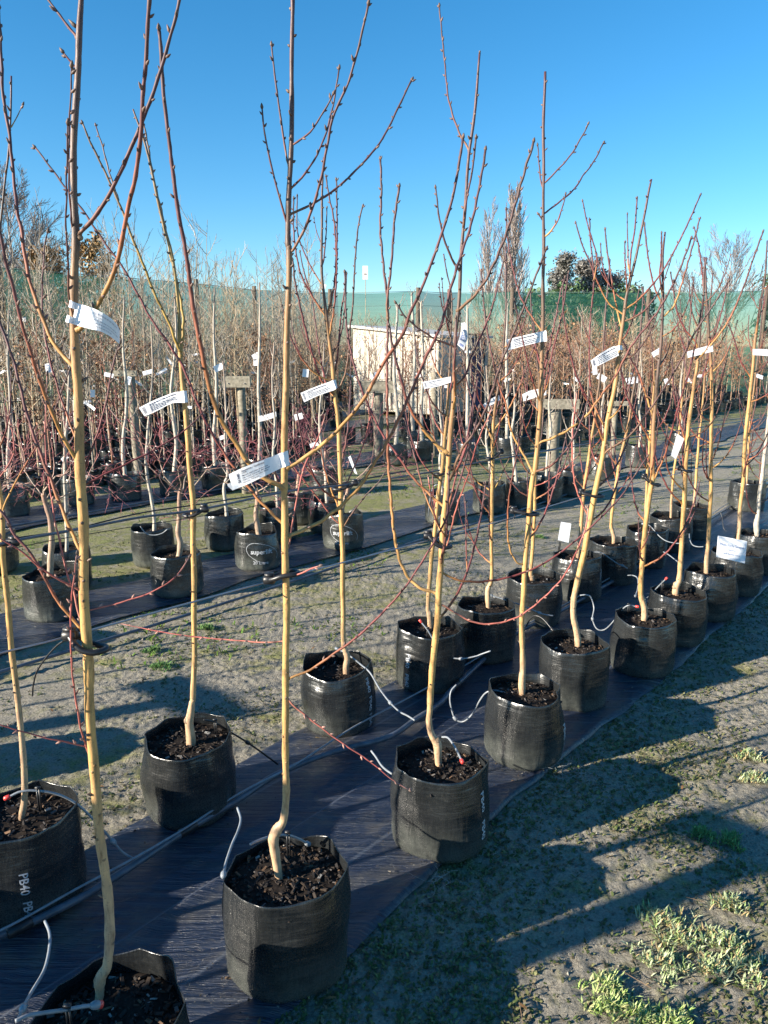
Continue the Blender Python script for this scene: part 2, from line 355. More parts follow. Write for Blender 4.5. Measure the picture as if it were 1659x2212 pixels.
for (pp,r,k,lab) in wl:
    g=G(*pp); mb=MB(); r*=1.0
    for q in range(int(26+r*900)):
        a=nr.rand()*6.28; rr=r*nr.rand()**.62*(1.0+.45*math.sin(a*3+r*90)); stem=np.array((rr*math.cos(a),rr*math.sin(a)*.8,zg(g[0],g[1])+.002+.012*(1-rr/r)))
        for j in range(4):
            c=np.array(pal[k][nr.randint(len(pal[k]))])*(.75+.5*nr.rand())
            blade(mb,stem+np.append(nr.randn(2)*.003,nr.rand()*.006),nr.rand()*6.28,.25+nr.rand()*.9,.014+.018*nr.rand(),.0032+.002*nr.rand(),c,.35)
    thing('weed',lab,'weed',loc=(g[0],g[1],0),me=mb.mesh('weed',LEAF,smooth=False))
# fallen leaves / twigs
mb=MB()
for i in range(170):
    y=1.4+nr.rand()*4; x=(nr.rand()-.5)*2*(.55*y)
    p=np.array((x,y,zg(x,y)+.016)); a=nr.rand()*6.28
    if nr.rand()<.4: tube(mb,[p,p+np.array((math.cos(a),math.sin(a),.05))*(.02+.06*nr.rand())],[.0012,.0008],4,(.20,.14,.09))
    else: blade(mb,p,a,1.35,.018+.02*nr.rand(),.009,[(.20,.11,.05),(.13,.09,.06),(.28,.2,.1)][nr.randint(3)],.3)
o=kind(link('leaf_litter',mb.mesh('leaf_litter',LEAF,smooth=False)),'stuff'); o['label']='scattered dead leaves and broken twigs on ground and mat'; o['category']='leaf litter'

# ------------------------------------------------------------------ shade-cloth fence
tops=[(-420,530),(0,577),(425,612),(550,626),(713,632),(903,629),(970,632),(1106,630),(1400,632),(1653,628),(2100,626)]
FP=[G(x,y,3.6) for x,y in tops]
fence=thing('shade_cloth_fence','tall windbreak fence of green see-through shade cloth on posts behind the nursery rows','fence',loc=(0,0,0))
wd=(.13,.10,.075)
for i in range(len(FP)-1):
    a,b=FP[i],FP[i+1]; mb=MB(); n1,n2=14,6; V=[];F=[]
    nrm=np.array((-(b-a)[1],(b-a)[0],0)); nrm/=np.linalg.norm(nrm)
    for j in range(n1+1):
        for k in range(n2+1):
            f=j/n1; p=a*(1-f)+b*f; bow=.10*math.sin(f*math.pi)*math.sin(k/n2*math.pi)+.03*mn.noise(Vector((f*5+i,k,3)))
            V.append((p[0]+nrm[0]*bow,p[1]+nrm[1]*bow,-.0+3.6*k/n2-(.05*math.sin(f*math.pi) if k==n2 else 0)))
    F=[(j*(n2+1)+k,(j+1)*(n2+1)+k,(j+1)*(n2+1)+k+1,j*(n2+1)+k+1) for j in range(n1) for k in range(n2)]
    mb.add(V,F,(1,1,1)); link('cloth_panel',mb.mesh('cloth_panel',CLOTH),fence)
    for z,r in((3.59,.012),(1.8,.006),(3.1,.006)):
        mb=MB(); tube(mb,[a*(1,1,0)+(0,0,z)+nrm*.03,b*(1,1,0)+(0,0,z)+nrm*.03],[r,r],5,(.12,.2,.17)); link('fence_wire',mb.mesh('fence_wire',TWIG),fence)
for i,p in enumerate(FP):
    mb=MB(); tube(mb,[(p[0],p[1]-.10,-.1),(p[0],p[1]-.10,3.72)],[.09,.075],10,wd); link('post',mb.mesh('post',WOOD),fence)

# ------------------------------------------------------------------ trees beyond the fence
def rec(mb,p,d,L,r,lev,cfg,col,rn):
    seg=4; pts=[p]; q=p.copy(); dd=d.copy()
    for i in range(seg):
        dd=dd+rn.normal(0,cfg['wig'],3); dd[2]+=cfg['up']; dd/=np.linalg.norm(dd); q=q+dd*L/seg; pts.append(q.copy())
    tube(mb,pts,np.linspace(r,max(r*.45,cfg['rmin']*.7),seg+1),4 if lev<2 else 3,col*(1-.1*lev+.2*rn.rand()),cap=False)
    if lev>=cfg['lev']: return
    for k in range(cfg['n'][lev]):
        f=.25+.75*(k+rn.rand()*.6)/cfg['n'][lev]; f=min(f,1); i=min(int(f*seg),seg-1); b=pts[i]+(pts[i+1]-pts[i])*(f*seg-i)
        ax=pts[i+1]-pts[i]; ax/=np.linalg.norm(ax); v=rn.normal(0,1,3); v-=ax*np.dot(v,ax); v/=np.linalg.norm(v)
        an=cfg['ang']*(.7+.6*rn.rand()); nd=ax*math.cos(an)+v*math.sin(an)
        rec(mb,b,nd,L*cfg['len']*(1.15-.55*f)*(.8+.4*rn.rand()),max(r*.5,cfg['rmin']),lev+1,cfg,col,rn)
def bigtree(label,x,ybase_dist,ytop,cfg,col,seed,extra=None,leafc=None,nleaf=0,lr=.15,cat='tree'):
    Y=ybase_dist; base=np.array((P(x,745,Y)[0],Y,0)); H=P(x,ytop,Y)[2]
    o=thing('tree',label,cat,loc=base); rn=np.random.RandomState(seed)
    mt=MB(); r0=H*cfg.get('r',.018)
    tube(mt,[(0,0,0),(0.05,0,H*.3),(0,.05,H*.62),(0,0,H*.97)],[r0,r0*.8,r0*.5,r0*.1],7,col); link('trunk',mt.mesh('trunk',TWIG),o)
    mc=MB()
    for k in range(cfg['nb']):
        f=cfg['f0']+(.97-cfg['f0'])*(k+rn.rand())/cfg['nb']; a=rn.rand()*6.28; an=cfg['a0']*(.8+.4*rn.rand())
        d=np.array((math.cos(a)*math.sin(an),math.sin(a)*math.sin(an),math.cos(an)))
        rec(mc,np.array((0,0,H*f)),d,H*cfg['bl']*(cfg['shape'](f))*(.8+.4*rn.rand()),r0*.45*(1.1-f),1,cfg,np.array(col),rn)
    if nleaf:
        allv=np.concatenate(mc.v); 
        for k in range(nleaf):
            p=allv[rn.randint(len(allv))]+rn.normal(0,lr,3); s=lr*(.35+.5*rn.rand()); u=rn.normal(0,1,3);u/=np.linalg.norm(u);v=np.cross(u,rn.normal(0,1,3));v/=np.linalg.norm(v)
            mc.add([p-u*s,p-v*s*.5,p+u*s,p+v*s*.5],[(0,1,2,3)],np.array(leafc)*(.6+.8*rn.rand()))
    link('crown',mc.mesh('crown',TWIG,smooth=False),o); return o
gry=(.44,.37,.33)  # poplar grey lightened to stand in for distance haze
bigtree('tall narrow bare poplar rising above the shade cloth right of centre',1100,55,436,dict(nb=60,f0=.12,a0=.32,bl=.34,shape=lambda f:1.15-f*.8,lev=3,n=[0,8,6,2],wig=.05,up=.13,ang=.42,len=.42,rmin=.016,r=.012),gry,1)
bigtree('second slimmer bare poplar just left of the tall one beyond the fence',1050,58,470,dict(nb=44,f0=.12,a0=.32,bl=.34,shape=lambda f:1.15-f*.8,lev=3,n=[0,6,5,2],wig=.05,up=.13,ang=.42,len=.42,rmin=.012,r=.012),gry,11)
bigtree('dark dense round-topped tree behind the fence, left of its twin',1208,48,570,dict(nb=30,f0=.25,a0=.8,bl=.25,shape=lambda f:1.2-f*.7,lev=3,n=[0,6,5,2],wig=.12,up=.05,ang=.7,len=.5,rmin=.014),(.10,.09,.08),2,leafc=(.19,.185,.17),nleaf=9000,lr=.14)  # leaf tones of this dark group lightened too, haze put into the colour
bigtree('dark dense tree behind the fence, right of its twin',1262,50,575,dict(nb=30,f0=.25,a0=.9,bl=.27,shape=lambda f:1.2-f*.7,lev=3,n=[0,6,5,2],wig=.12,up=.05,ang=.7,len=.5,rmin=.014),(.10,.085,.08),3,leafc=(.20,.19,.175),nleaf=9000,lr=.14)
bigtree('low dark bush at the right end of the dark tree group behind the fence',1316,50,608,dict(nb=22,f0=.2,a0=.9,bl=.40,shape=lambda f:1.2-f*.6,lev=3,n=[0,5,4,2],wig=.12,up=.05,ang=.7,len=.5,rmin=.014),(.09,.08,.07),4,leafc=(.18,.165,.15),nleaf=5000,lr=.14)
bigtree('pale bare tree with fan of fine upright branches behind the cloth at right',1562,50,545,dict(nb=34,f0=.15,a0=.75,bl=.50,shape=lambda f:1.15-f*.7,lev=3,n=[0,7,6,3],wig=.06,up=.10,ang=.5,len=.5,rmin=.011),(.30,.25,.23),5)
bigtree('smaller pale bare tree left of the fan-shaped one beyond the cloth',1485,55,598,dict(nb=24,f0=.15,a0=.7,bl=.5,shape=lambda f:1.15-f*.7,lev=3,n=[0,6,5,2],wig=.06,up=.10,ang=.5,len=.5,rmin=.012),(.30,.25,.23),6)
bigtree('green bushy tree behind the cloth at the right edge of the frame',1700,42,620,dict(nb=30,f0=.15,a0=.9,bl=.42,shape=lambda f:1.2-f*.6,lev=3,n=[0,5,4,2],wig=.12,up=.05,ang=.7,len=.5,rmin=.014),(.10,.09,.06),7,leafc=(.07,.11,.05),nleaf=9000,lr=.16)
bigtree('wide pale grey bare tree above the fence at the left edge',45,40,405,dict(nb=44,f0=.15,a0=.75,bl=.42,shape=lambda f:1.25-f*.95,lev=3,n=[0,8,7,3],wig=.08,up=.07,ang=.6,len=.5,rmin=.012),(.27,.25,.25),8)
bigtree('brown leafed young conifer with a spire top beyond the left fence',212,30,505,dict(nb=34,f0=.2,a0=1.2,bl=.30,shape=lambda f:1.25-f*1.1,lev=3,n=[0,5,4,2],wig=.06,up=.03,ang=.6,len=.45,rmin=.008),(.16,.09,.05),9,leafc=(.24,.15,.06),nleaf=3600,lr=.13)
bigtree('rounded brown leafed tree next to the spired conifer beyond the left fence',110,30,545,dict(nb=30,f0=.25,a0=1.0,bl=.32,shape=lambda f:1.2-f*.9,lev=3,n=[0,5,4,2],wig=.08,up=.03,ang=.6,len=.45,rmin=.008),(.16,.09,.05),10,leafc=(.24,.14,.055),nleaf=3600,lr=.13)
mbs=[(1330,40,672,12),(1270,39,680,13),(1190,40,676,14),]
for (x,Y,yt,sd),lb in zip(mbs,['right end of the green hedge bushes showing through the cloth','green bush showing through the cloth under the dark trees','left end of the green hedge bushes showing through the cloth']):
    bigtree(lb,x,Y,yt,dict(nb=24,f0=.1,a0=1.0,bl=.7,shape=lambda f:1.2-f*.6,lev=3,n=[0,5,4,1],wig=.12,up=.03,ang=.7,len=.5,rmin=.014),(.08,.08,.05),sd,leafc=(.07,.12,.05),nleaf=5000,lr=.2,cat='bush')
# ------------------------------------------------------------------ lettering
_tc={}
def text_mesh(s, bold=.02):
    if (s,bold) in _tc: return _tc[(s,bold)]
    cu=bpy.data.curves.new('print','FONT'); cu.body=s; cu.size=1; cu.offset=bold; cu.resolution_u=2; cu.align_x='CENTER'; cu.align_y='CENTER'
    ob=bpy.data.objects.new('print',cu); C.objects.link(ob); dg=bpy.context.evaluated_depsgraph_get(); dg.update()
    me=ob.evaluated_get(dg).to_mesh()
    v=np.array([tuple(q.co[:2]) for q in me.vertices]); f=[tuple(p.vertices) for p in me.polygons]
    ob.evaluated_get(dg).to_mesh_clear(); bpy.data.objects.remove(ob); bpy.data.curves.remove(cu)
    _tc[(s,bold)]=(v,f); return v,f

# ------------------------------------------------------------------ grow bags
def bag_fn(D,H,seed,rag):
    rn=random.Random(seed); k=rn.choice([7,8,9]); ph=[2*math.pi*(i+rn.uniform(-.22,.22))/k for i in range(k)]
    pr=[rn.uniform(.93,1.07) for _ in ph]; hh=[rn.uniform(-.008,.014)*(1+rag) for _ in ph]
    if rag>.5:
        for _ in range(2): hh[rn.randrange(k)]-=.03*rag
    corners=sorted(((a+6.2832)%6.2832,p*D/2,h) for a,p,h in zip(ph,pr,hh))
    xy=[(r*math.cos(a),r*math.sin(a),h) for a,r,h in corners]
    def rim(phi):
        phi=phi%6.2832; c,s=math.cos(phi),math.sin(phi)
        for i in range(k):
            a,b=xy[i],xy[(i+1)%k]
            den=c*(b[1]-a[1])-s*(b[0]-a[0])
            if abs(den)<1e-9: continue
            r=(a[0]*(b[1]-a[1])-a[1]*(b[0]-a[0]))/den; 
            q=(c*a[1]-s*a[0]); u=-(q)/den if False else None
            if r<=0: continue
            px,py=r*c,r*s; L=(b[0]-a[0])**2+(b[1]-a[1])**2; t=((px-a[0])*(b[0]-a[0])+(py-a[1])*(b[1]-a[1]))/L
            if -1e-6<=t<=1+1e-6:
                return r, a[2]*(1-t)+b[2]*t-.010*math.sin(math.pi*t)*.6
        return D/2,0
    def f(phi,z):
        t=max(0,min(1,z/H)); rr,hz=rim(phi); w_=max(0,(t-.45)/.55)**1.4
        rb=D/2*(1+.018*math.sin(2*phi+seed)+.012*math.sin(3*phi+seed*2))
        bot=.90+.10*min(1,(t/.10)**.5) if t<.10 else 1
        r=(rb*(1-w_*.75)+rr*w_*.75)*bot*(1+.035*math.sin(math.pi*t))
        c,s=math.cos(phi),math.sin(phi)
        r+=.0016*mn.noise(Vector((c*1.5+seed,s*1.5,z*34)))*(1.3-t)+.010*mn.noise(Vector((c*1.7+seed,s*1.7,z*7)))
        r+=-.006*max(0,math.cos(phi*1-seed))**60-.009*max(0,math.cos(phi-seed*2.3+z*2.5))**90*(.3+t)-.008*max(0,mn.noise(Vector((c*3+seed,s*3,z*14+2))))*(1-.6*t)
        return r, z+hz*w_**2*1.2
    return f
def soil_mesh(D,H,f,seed,chips,deep):
    mb=MB(); rn=np.random.RandomState(seed); V=[(0,0,H-deep+.008)];F=[]; k=28; m=7
    for i in range(1,m+1):
        for j in range(k):
            a=2*math.pi*j/k; r=(f(a,H-deep)[0]-.004)*i/m
            z=H-deep+.010*(1-(i/m)**2)+.006*mn.noise(Vector((r*math.cos(a)*22+seed,r*math.sin(a)*22,1)))+.003*rn.randn()*(i<m)
            V.append((r*math.cos(a),r*math.sin(a),z))
    for j in range(k): F.append((0,1+j,1+(j+1)%k))
    for i in range(m-1):
        for j in range(k): a=1+i*k+j;b=1+i*k+(j+1)%k; F.append((a,a+k,b+k,b))
    mb.add(V,F,(.022,.017,.014)); soil=mb.mesh('potting_mix',SOIL)
    mc=MB()
    for i in range(chips):
        a=rn.rand()*6.28; r=(D/2-.015)*math.sqrt(rn.rand()); s=.003+.010*rn.rand()**2.2
        z=H-deep+.010*(1-(r/(D/2))**2)+.004*rn.rand()+.001
        q=Matrix.Rotation(rn.rand()*6.28,3,'Z')@Matrix.Rotation(rn.randn()*.5,3,'X')@Matrix.Rotation(rn.randn()*.4,3,'Y')
        c=[(.030,.023,.019),(.018,.015,.014),(.05,.036,.026),(.14,.085,.05),(.10,.09,.085),(.24,.23,.21)][rn.choice(6,p=[.38,.31,.17,.06,.055,.025])]
        boxm(mc,(r*math.cos(a),r*math.sin(a),z),s*(1+1.2*rn.rand()),s*.7,s*.35,c,M=q)
    return soil,(mc.mesh('bark_chips',CHIP,smooth=False) if chips else None)
def add_bag(root,D,H,seed,res=1,chips=0,rag=0,deep=.045,mat=None,prints=()):
    f=bag_fn(D,H,seed,rag); k=int(44*res); m=int(26*res); mb=MB(); V=[];F=[]
    for i in range(m+1):
        z=H*i/m
        for j in range(k):
            a=2*math.pi*j/k; r,zz=f(a,z); V.append((r*math.cos(a),r*math.sin(a),zz))
    for i in range(m):
        for j in range(k): F.append((i*k+j,i*k+(j+1)%k,(i+1)*k+(j+1)%k,(i+1)*k+j))
    n=(m+1)*k
    F.append(tuple(reversed(range(k))))
    for q,(dz,dr) in enumerate(((.0008,-.001),(-.003,-.003),(-deep-.012,-.004))):   # folded lip, then the inside of the wall
        for j in range(k):
            a=2*math.pi*j/k; r,zz=f(a,H+min(0,dz)); r2,z2=f(a,H)
            V.append(((r+dr)*math.cos(a),(r+dr)*math.sin(a),(z2+dz) if q<2 else H+dz))
        b=n+q*k; pbase=m*k if q==0 else b-k
        for j in range(k): F.append((pbase+j,pbase+(j+1)%k,b+(j+1)%k,b+j))
    mb.add(V,F,(1,1,1)); bo=link('grow_bag',mb.mesh('grow_bag',mat or BAG),root)
    s,c=soil_mesh(D,H,f,seed,chips,deep); link('potting_mix',s,root)
    if c: kind(link('bark_chips',c,root),'stuff')
    for (txt,phi,z,size,vert,inkm,bold) in prints:
        v,ff=text_mesh(txt,bold); out=[]
        for x,y in v:
            if vert: zz=z-x*size; a=phi+(y*size)/(D/2)
            else: zz=z+y*size; a=phi+(x*size)/(D/2)
            r,z3=f(a,zz); out.append(((r+.0018)*math.cos(a),(r+.0018)*math.sin(a),z3))
        mb=MB(); mb.add(out,ff,(1,1,1)); link('print',mb.mesh('print',inkm,smooth=False),bo)
    return f
def oval_print(bo_root,f,D,phi,z,w_,h_,th):
    mb=MB(); V=[];F=[];n=30
    for i in range(n+1):
        t=-.4+5.4*i/n
        for q in(0,1):
            x=w_*math.cos(t)*(1-q*th/w_); y=h_*math.sin(t)*(1-q*th/h_); a=phi+x/(D/2); zz=z+y+x*(-.25)
            r,z3=f(a,zz); V.append(((r+.0016)*math.cos(a),(r+.0016)*math.sin(a),z3))
    F=[(2*i,2*i+1,2*i+3,2*i+2) for i in range(n)]; mb.add(V,F,(1,1,1)); link('print',mb.mesh('print',WHITEINK,smooth=False),bo_root)

# ------------------------------------------------------------------ bark colours along a limb
def grad(stops,n):
    xs=np.linspace(0,1,n); p=[s[0] for s in stops]; c=np.array([s[1] for s in stops])
    return np.column_stack([np.interp(xs,p,c[:,i]) for i in range(3)])
TAN=(.50,.34,.21); AMB=(.50,.30,.115); OLV=(.30,.21,.07); GBR=(.125,.085,.065); PUR=(.085,.042,.052); MAR=(.17,.042,.040); ROSE=(.40,.13,.10); WHT=(.46,.42,.36); TIP=(.12,.07,.06)
BST={'red':[(0,(.40,.22,.07)),(.10,(.30,.12,.05)),(.25,MAR),(.6,(.14,.042,.045)),(1,(.09,.05,.055))],
     'amb':[(0,AMB),(.2,(.42,.22,.07)),(.38,(.28,.095,.05)),(.6,(.13,.048,.048)),(1,(.085,.05,.055))],
     'pur':[(0,(.22,.12,.07)),(.2,(.15,.06,.05)),(.6,PUR),(1,(.10,.06,.06))],
     'drk':[(0,(.20,.11,.06)),(.3,(.10,.05,.045)),(1,(.09,.06,.06))],
     'ros':[(0,(.40,.18,.12)),(.2,ROSE),(.8,(.36,.09,.08)),(1,(.42,.22,.18))],
     'olv':[(0,(.38,.25,.07)),(.4,(.30,.20,.055)),(.7,(.20,.13,.07)),(1,(.13,.09,.07))],
     'bru':[(0,(.22,.16,.11)),(.5,(.15,.10,.09)),(1,(.10,.06,.07))],
     'wht':[(0,WHT),(.6,(.36,.31,.26)),(1,(.24,.18,.15))]}
def limb(p3,rad,k,stops,seed,m=4,buds=True,kink=.35,budsp=.030,bs=1.0,budcol=None):
    rn=np.random.RandomState(seed); pts,rr=resample(p3,rad,m); n=len(pts)
    seglen=np.r_[0,np.cumsum(np.linalg.norm(np.diff(pts,axis=0),axis=1))]; L=seglen[-1]
    col=grad(stops,n); mb=MB()
    nb=max(2,int(L/budsp)); per=rn.normal(0,1,3)
    # slight zigzag between nodes
    ph=rn.rand()*6; side=np.cross(np.gradient(pts,axis=0),per); side/=np.linalg.norm(side,axis=1)[:,None]+1e-9
    N2=max(n,int(L/budsp*2.2)) if k>3 else n
    if N2>n:
        ss=np.linspace(0,L,N2); pts=np.column_stack([np.interp(ss,seglen,pts[:,i]) for i in range(3)]); rr=np.interp(ss,seglen,rr)
        col=grad(stops,N2); side=np.column_stack([np.interp(ss,seglen,side[:,i]) for i in range(3)]); seglen=ss; n=N2
    zz=np.sin(seglen/budsp*math.pi+ph)
    fade=np.clip(seglen/.03,0,1)
    pts=pts+side*(zz*rr*kink*fade)[:,None]
    rr2=rr*(1+.10*np.sin(seglen/budsp*2*math.pi+ph)+.04*rn.randn(n))
    tube(mb,pts,rr2,k,col)
    if buds:
        T=np.gradient(pts,axis=0)
        for i in range(nb):
            s=(i+.6)*L/nb
            if s<.02: continue
            j=int(np.clip(np.searchsorted(seglen,s),1,n-1)); t=T[j]/np.linalg.norm(T[j])
            o=side[j]*(1 if i%2 else -1)+.5*rn.normal(0,1,3); o-=t*np.dot(o,t); o/=np.linalg.norm(o)
            r=rr[j]; bl=(.0042+.0030*rn.rand())*bs+.25*r; c=np.array(budcol if budcol else (.15,.10,.085))*(.7+.7*rn.rand())
            spindle(mb,pts[j]+o*r*.7,t*.8+o*.75,bl*1.7,bl*.42,c,5)
        t=T[-1]/np.linalg.norm(T[-1]); spindle(mb,pts[-1],t,.010*bs+rr[-1],.0026*bs+rr[-1]*.7,(.13,.09,.075),5)
    return mb
def trunk_limb(p3,rad,stops,seed,k=12,top=False,union=True,buds=True):
    rn=np.random.RandomState(seed+5); pts,rr=resample(p3,rad,6); n=len(pts)
    L=np.r_[0,np.cumsum(np.linalg.norm(np.diff(pts,axis=0),axis=1))]
    col=grad(stops,n); mb=MB(); rr2=rr*(1+.035*rn.randn(n)+.05*np.sin(L*60+seed))
    pts=pts+np.column_stack([.0012*np.sin(L*23+seed),.0012*np.cos(L*17),0*L])
    tube(mb,pts,rr2,k,col)
    T=np.gradient(pts,axis=0); nb=int(L[-1]/.045) if buds else 0
    for i in range(nb):
        s=.12+(L[-1]-.12)*(i+rn.rand()*.8)/nb; j=int(np.clip(np.searchsorted(L,s),1,n-1)); t=T[j]/np.linalg.norm(T[j])
        o=rn.normal(0,1,3); o-=t*np.dot(o,t); o/=np.linalg.norm(o); r=rr[j]
        up=s/L[-1]
        if up>.45 or rn.rand()<.35:
            spindle(mb,pts[j]+o*r*.8,t*.7+o,.008+.010*rn.rand()*(rn.rand()<.5),.0028+.0012*rn.rand(),np.array((.16,.11,.085))*(.8+.5*rn.rand()),5)
        else: spindle(mb,pts[j]+o*r*.75-t*.003,o,.004,.0045,col[j]*.55,6)
    return mb,pts,rr
def tree(label,cat,rim,W,trunk,branches,seed,tcol=None,H=.30,extra=0,detail=1,group=None,rag=0,chips=220,prints=(),deep=.045,ext=dict(),root=None,mat=None,bagres=1.0):
    """trunk: (x,y,w) in photo units on the vertical plane through the bag; branches: (style,w0,w1,depth,[(x,y),...])"""
    c=G(rim[0],rim[1],H); Y=c[1]; D=W*( (c[1]*cp-(c[2]-CAMH)*sp) )/FPX if W else .33
    D=min(max(D,.28),.36)
    tb=P(trunk[0][0],trunk[0][1],Y)
    zt=H-deep; Y0=G(trunk[0][0],trunk[0][1],zt)[1]; Y0=min(max(Y0,c[1]-D*.33),c[1]+D*.33)
    org=np.array((c[0],c[1],0)); root=thing('potted_tree',label,cat,loc=tuple(org),group=group)
    lp=lambda pr:tuple(pr)
    add_bag(root,D,H,seed,res=bagres,chips=chips,rag=rag,deep=deep,prints=[lp(q) for q in prints],mat=mat)
    p3=[P(x,y,Y0) for x,y,_ in trunk]; p3[0][2]=min(p3[0][2],H-deep)-.0; p3=[p3[0]+np.array((0,0,-.02))]+p3
    rad=[trunk[0][2]/2*px2m(Y0)*1.05]+[w_/2*px2m(Y0) for _,_,w_ in trunk]
    k=12 if detail>=1 else 7
    mb,tp,tr=trunk_limb(p3,rad,tcol or [(0,TAN),(.22,TAN),(.34,AMB),(.56,AMB),(.66,(.34,.19,.085)),(.76,GBR),(1,PUR)],seed,k=k)
    tk=link('trunk',mb.mesh('trunk',BARK,origin=org),root)
    for i,(st,w0,w1,dep,pts) in enumerate(branches):
        n=len(pts); px=[]
        L=sum(math.hypot(pts[j+1][0]-pts[j][0],pts[j+1][1]-pts[j][1]) for j in range(n-1))*px2m(Y0); acc=0
        for j,(x,y) in enumerate(pts):
            if j: acc+=math.hypot(x-pts[j-1][0],y-pts[j-1][1])*px2m(Y0)
            f=acc/L; px.append(P(x,y,Y0+dep*L*f**.8))
        rd=[(w0+(w1-w0)*j/(n-1))/2*px2m(Y0) for j in range(n)]
        bm_=limb(px,rd,8 if detail>=1 else 5,BST[st],seed*31+i,m=4 if n>3 else 6,budcol=(.36,.20,.16) if st=='ros' else None,budsp=.030 if detail>=1 else .036)
        if w0>4:   # collar where the branch leaves the trunk
            dv=px[1]-px[0]; spindle(bm_,px[0]-dv/np.linalg.norm(dv)*rd[0]*.9,dv,rd[0]*4.5,rd[0]*1.55,np.array(BST[st][0][1])*.75,8)
        link('branch',bm_.mesh('branch',TWIG,origin=org),root)
    rn=np.random.RandomState(seed+77); f0=ext.get('f0',.38); st_=ext.get('st',['red','pur','red','amb','drk'])
    for e in range(extra):
        f=f0+(ext.get('f1',.86)-f0)*(e+rn.rand())/extra; j=int(f*(len(tp)-1)); p=tp[j]
        a=rn.rand()*6.28; Lb=ext.get('L',.55)*(1.25-f)*(.7+.6*rn.rand()); an=ext.get('an',.95)*(.75+.5*rn.rand()); q=p.copy(); pts=[p]; ns=5
        for s in range(ns):
            q=q+np.array((math.cos(a)*math.sin(an),math.sin(a)*math.sin(an),math.cos(an)))*Lb/ns; an*=.66; a+=rn.normal(0,.12); pts.append(q.copy())
        r=(1.9-1.0*f)*.0033
        bm_=limb(pts,np.linspace(r,r*.6,ns+1),6 if detail>=1 else 4,BST[st_[e%len(st_)]],seed*57+e,m=3,budsp=.036)
        link('branch',bm_.mesh('branch',TWIG,origin=org),root)
        if rn.rand()<.45 and detail>=1:
            q=pts[2]; a2=a+rn.choice([-1,1])*.9; an=.7; p2=[q]
            for s in range(4):
                q=q+np.array((math.cos(a2)*math.sin(an),math.sin(a2)*math.sin(an),math.cos(an)))*Lb*.12; an*=.7; p2.append(q.copy())
            link('branch',limb(p2,np.linspace(r*.6,r*.4,5),5,BST['red'],seed*91+e,m=2,budsp=.036).mesh('branch',TWIG,origin=org),root)
    return root,Y0,c
PB=lambda *a:[('PB40',ph,z,.034,True,WHITEINK,.012) for ph,z in a]
# ------------------------------------------------------------------ the two front rows, traced tree by tree
FG={}
def T(key,*a,**k): FG[key]=tree(*a,**k)
T('B1','tallest nearest amber-trunked fruit tree, its bag cut off by the bottom edge at left','fruit tree',(228,2175),330,
 [(208,2178,20),(214,2150,22),(215,2118,31),(222,2103,26),(233,2082,24),(238,2018,25),(230,1918,24),(214,1785,24),(206,1700,24),(200,1618,23),(193,1518,23),(191,1450,23),(187.5,1378,24),(181,1254,22),(179,1129,22),(175,1030,22),(171,910,20),(163,786,19),(161,699,18),(161,587,17),(163,517,16),(160,422,13.5),(160,298,13.5),(166,174,12.5),(171,75,12),(177,0,11),(183,-90,9),(190,-200,6)],
 [('pur',9,6,-.15,[(168,509),(176,500),(211,460),(248,397),(286,313),(311,253),(340,174),(370,72),(388,0),(402,-70)]),
  ('amb',10,7,-.25,[(166,714),(175,708),(206,667),(236,612),(256,555),(278,442),(293,380),(306,273),(308,211),(315,139),(320,37),(323,0),(327,-80)]),
  ('amb',9,6,.2,[(164,800),(152,784),(134,766),(109,729),(89,679),(72,632),(60,587),(50,525),(45,488),(37,454),(26,347),(19,281),(7,211),(4,149),(0,72),(-3,20)]),
  ('amb',8,6,-.2,[(172,1003),(160,985),(139,950),(112,890),(84,818),(65,756),(45,692),(30,627),(15,575),(5,528),(-2,490),(-8,440)]),
  ('amb',8,6,.25,[(180,1205),(174,1190),(159,1159),(134,1100),(117,1055),(107,1029),(82,965),(57,890),(37,808),(20,751),(2,704),(-8,655)]),
  ('amb',8,5,.1,[(187,1385),(178,1365),(159,1340),(124,1298),(97,1249),(65,1194),(30,1154),(17,1124),(0,1102),(-22,1078)]),
  ('ros',5,3,-.3,[(182,1280),(169,1273),(149,1263),(114,1244),(84,1224),(50,1194),(7,1167),(-10,1156)]),
  ('ros',4.5,3,.2,[(186,1319),(194,1318),(224,1311),(273,1298),(323,1281),(360,1261),(388,1236),(407,1206)]),
  ('ros',5,3.4,-.1,[(195,1640),(191,1625),(177,1585),(165,1518),(156,1452),(153,1378),(154,1303),(161,1241),(166,1199)]),
  ('ros',5,2.6,.3,[(180,1345),(171,1330),(159,1278),(144,1236),(129,1169),(119,1129),(112,1080),(104,1030),(98,960),(99,873),(102,812)]),
  ('red',5,3,.3,[(170,975),(159,935),(132,861),(107,774),(96,712),(91,637),(96,538),(102,503)]),
  ('ros',4.5,2.6,-.3,[(194,1616),(187,1613),(133,1601),(83,1590),(0,1566),(-30,1558)]),
  ('pur',6,4,.1,[(168,84),(163,76),(149,60),(129,32),(104,0),(85,-30)]),
  ('pur',4,3,-.35,[(158,500),(154,472),(149,397),(149,298),(153,199),(155,147)]),
  ('pur',4,3,-.35,[(160,690),(149,642),(147,562),(142,488),(144,422),(143,380),(145,347),(146,271)]),
  ('red',4,3,0,[(166,150),(160,142),(148,128),(138,115)]),
  ('red',5,3,.2,[(180,1035),(185,1004),(211,935),(231,861),(243,793),(258,743)]),
  ('red',5.5,3,.45,[(178,1058),(187,1045),(267,1005),(333,972),(400,929),(440,889)])],101,deep=.07,rag=.6,chips=700,bagres=1.3,prints=[])
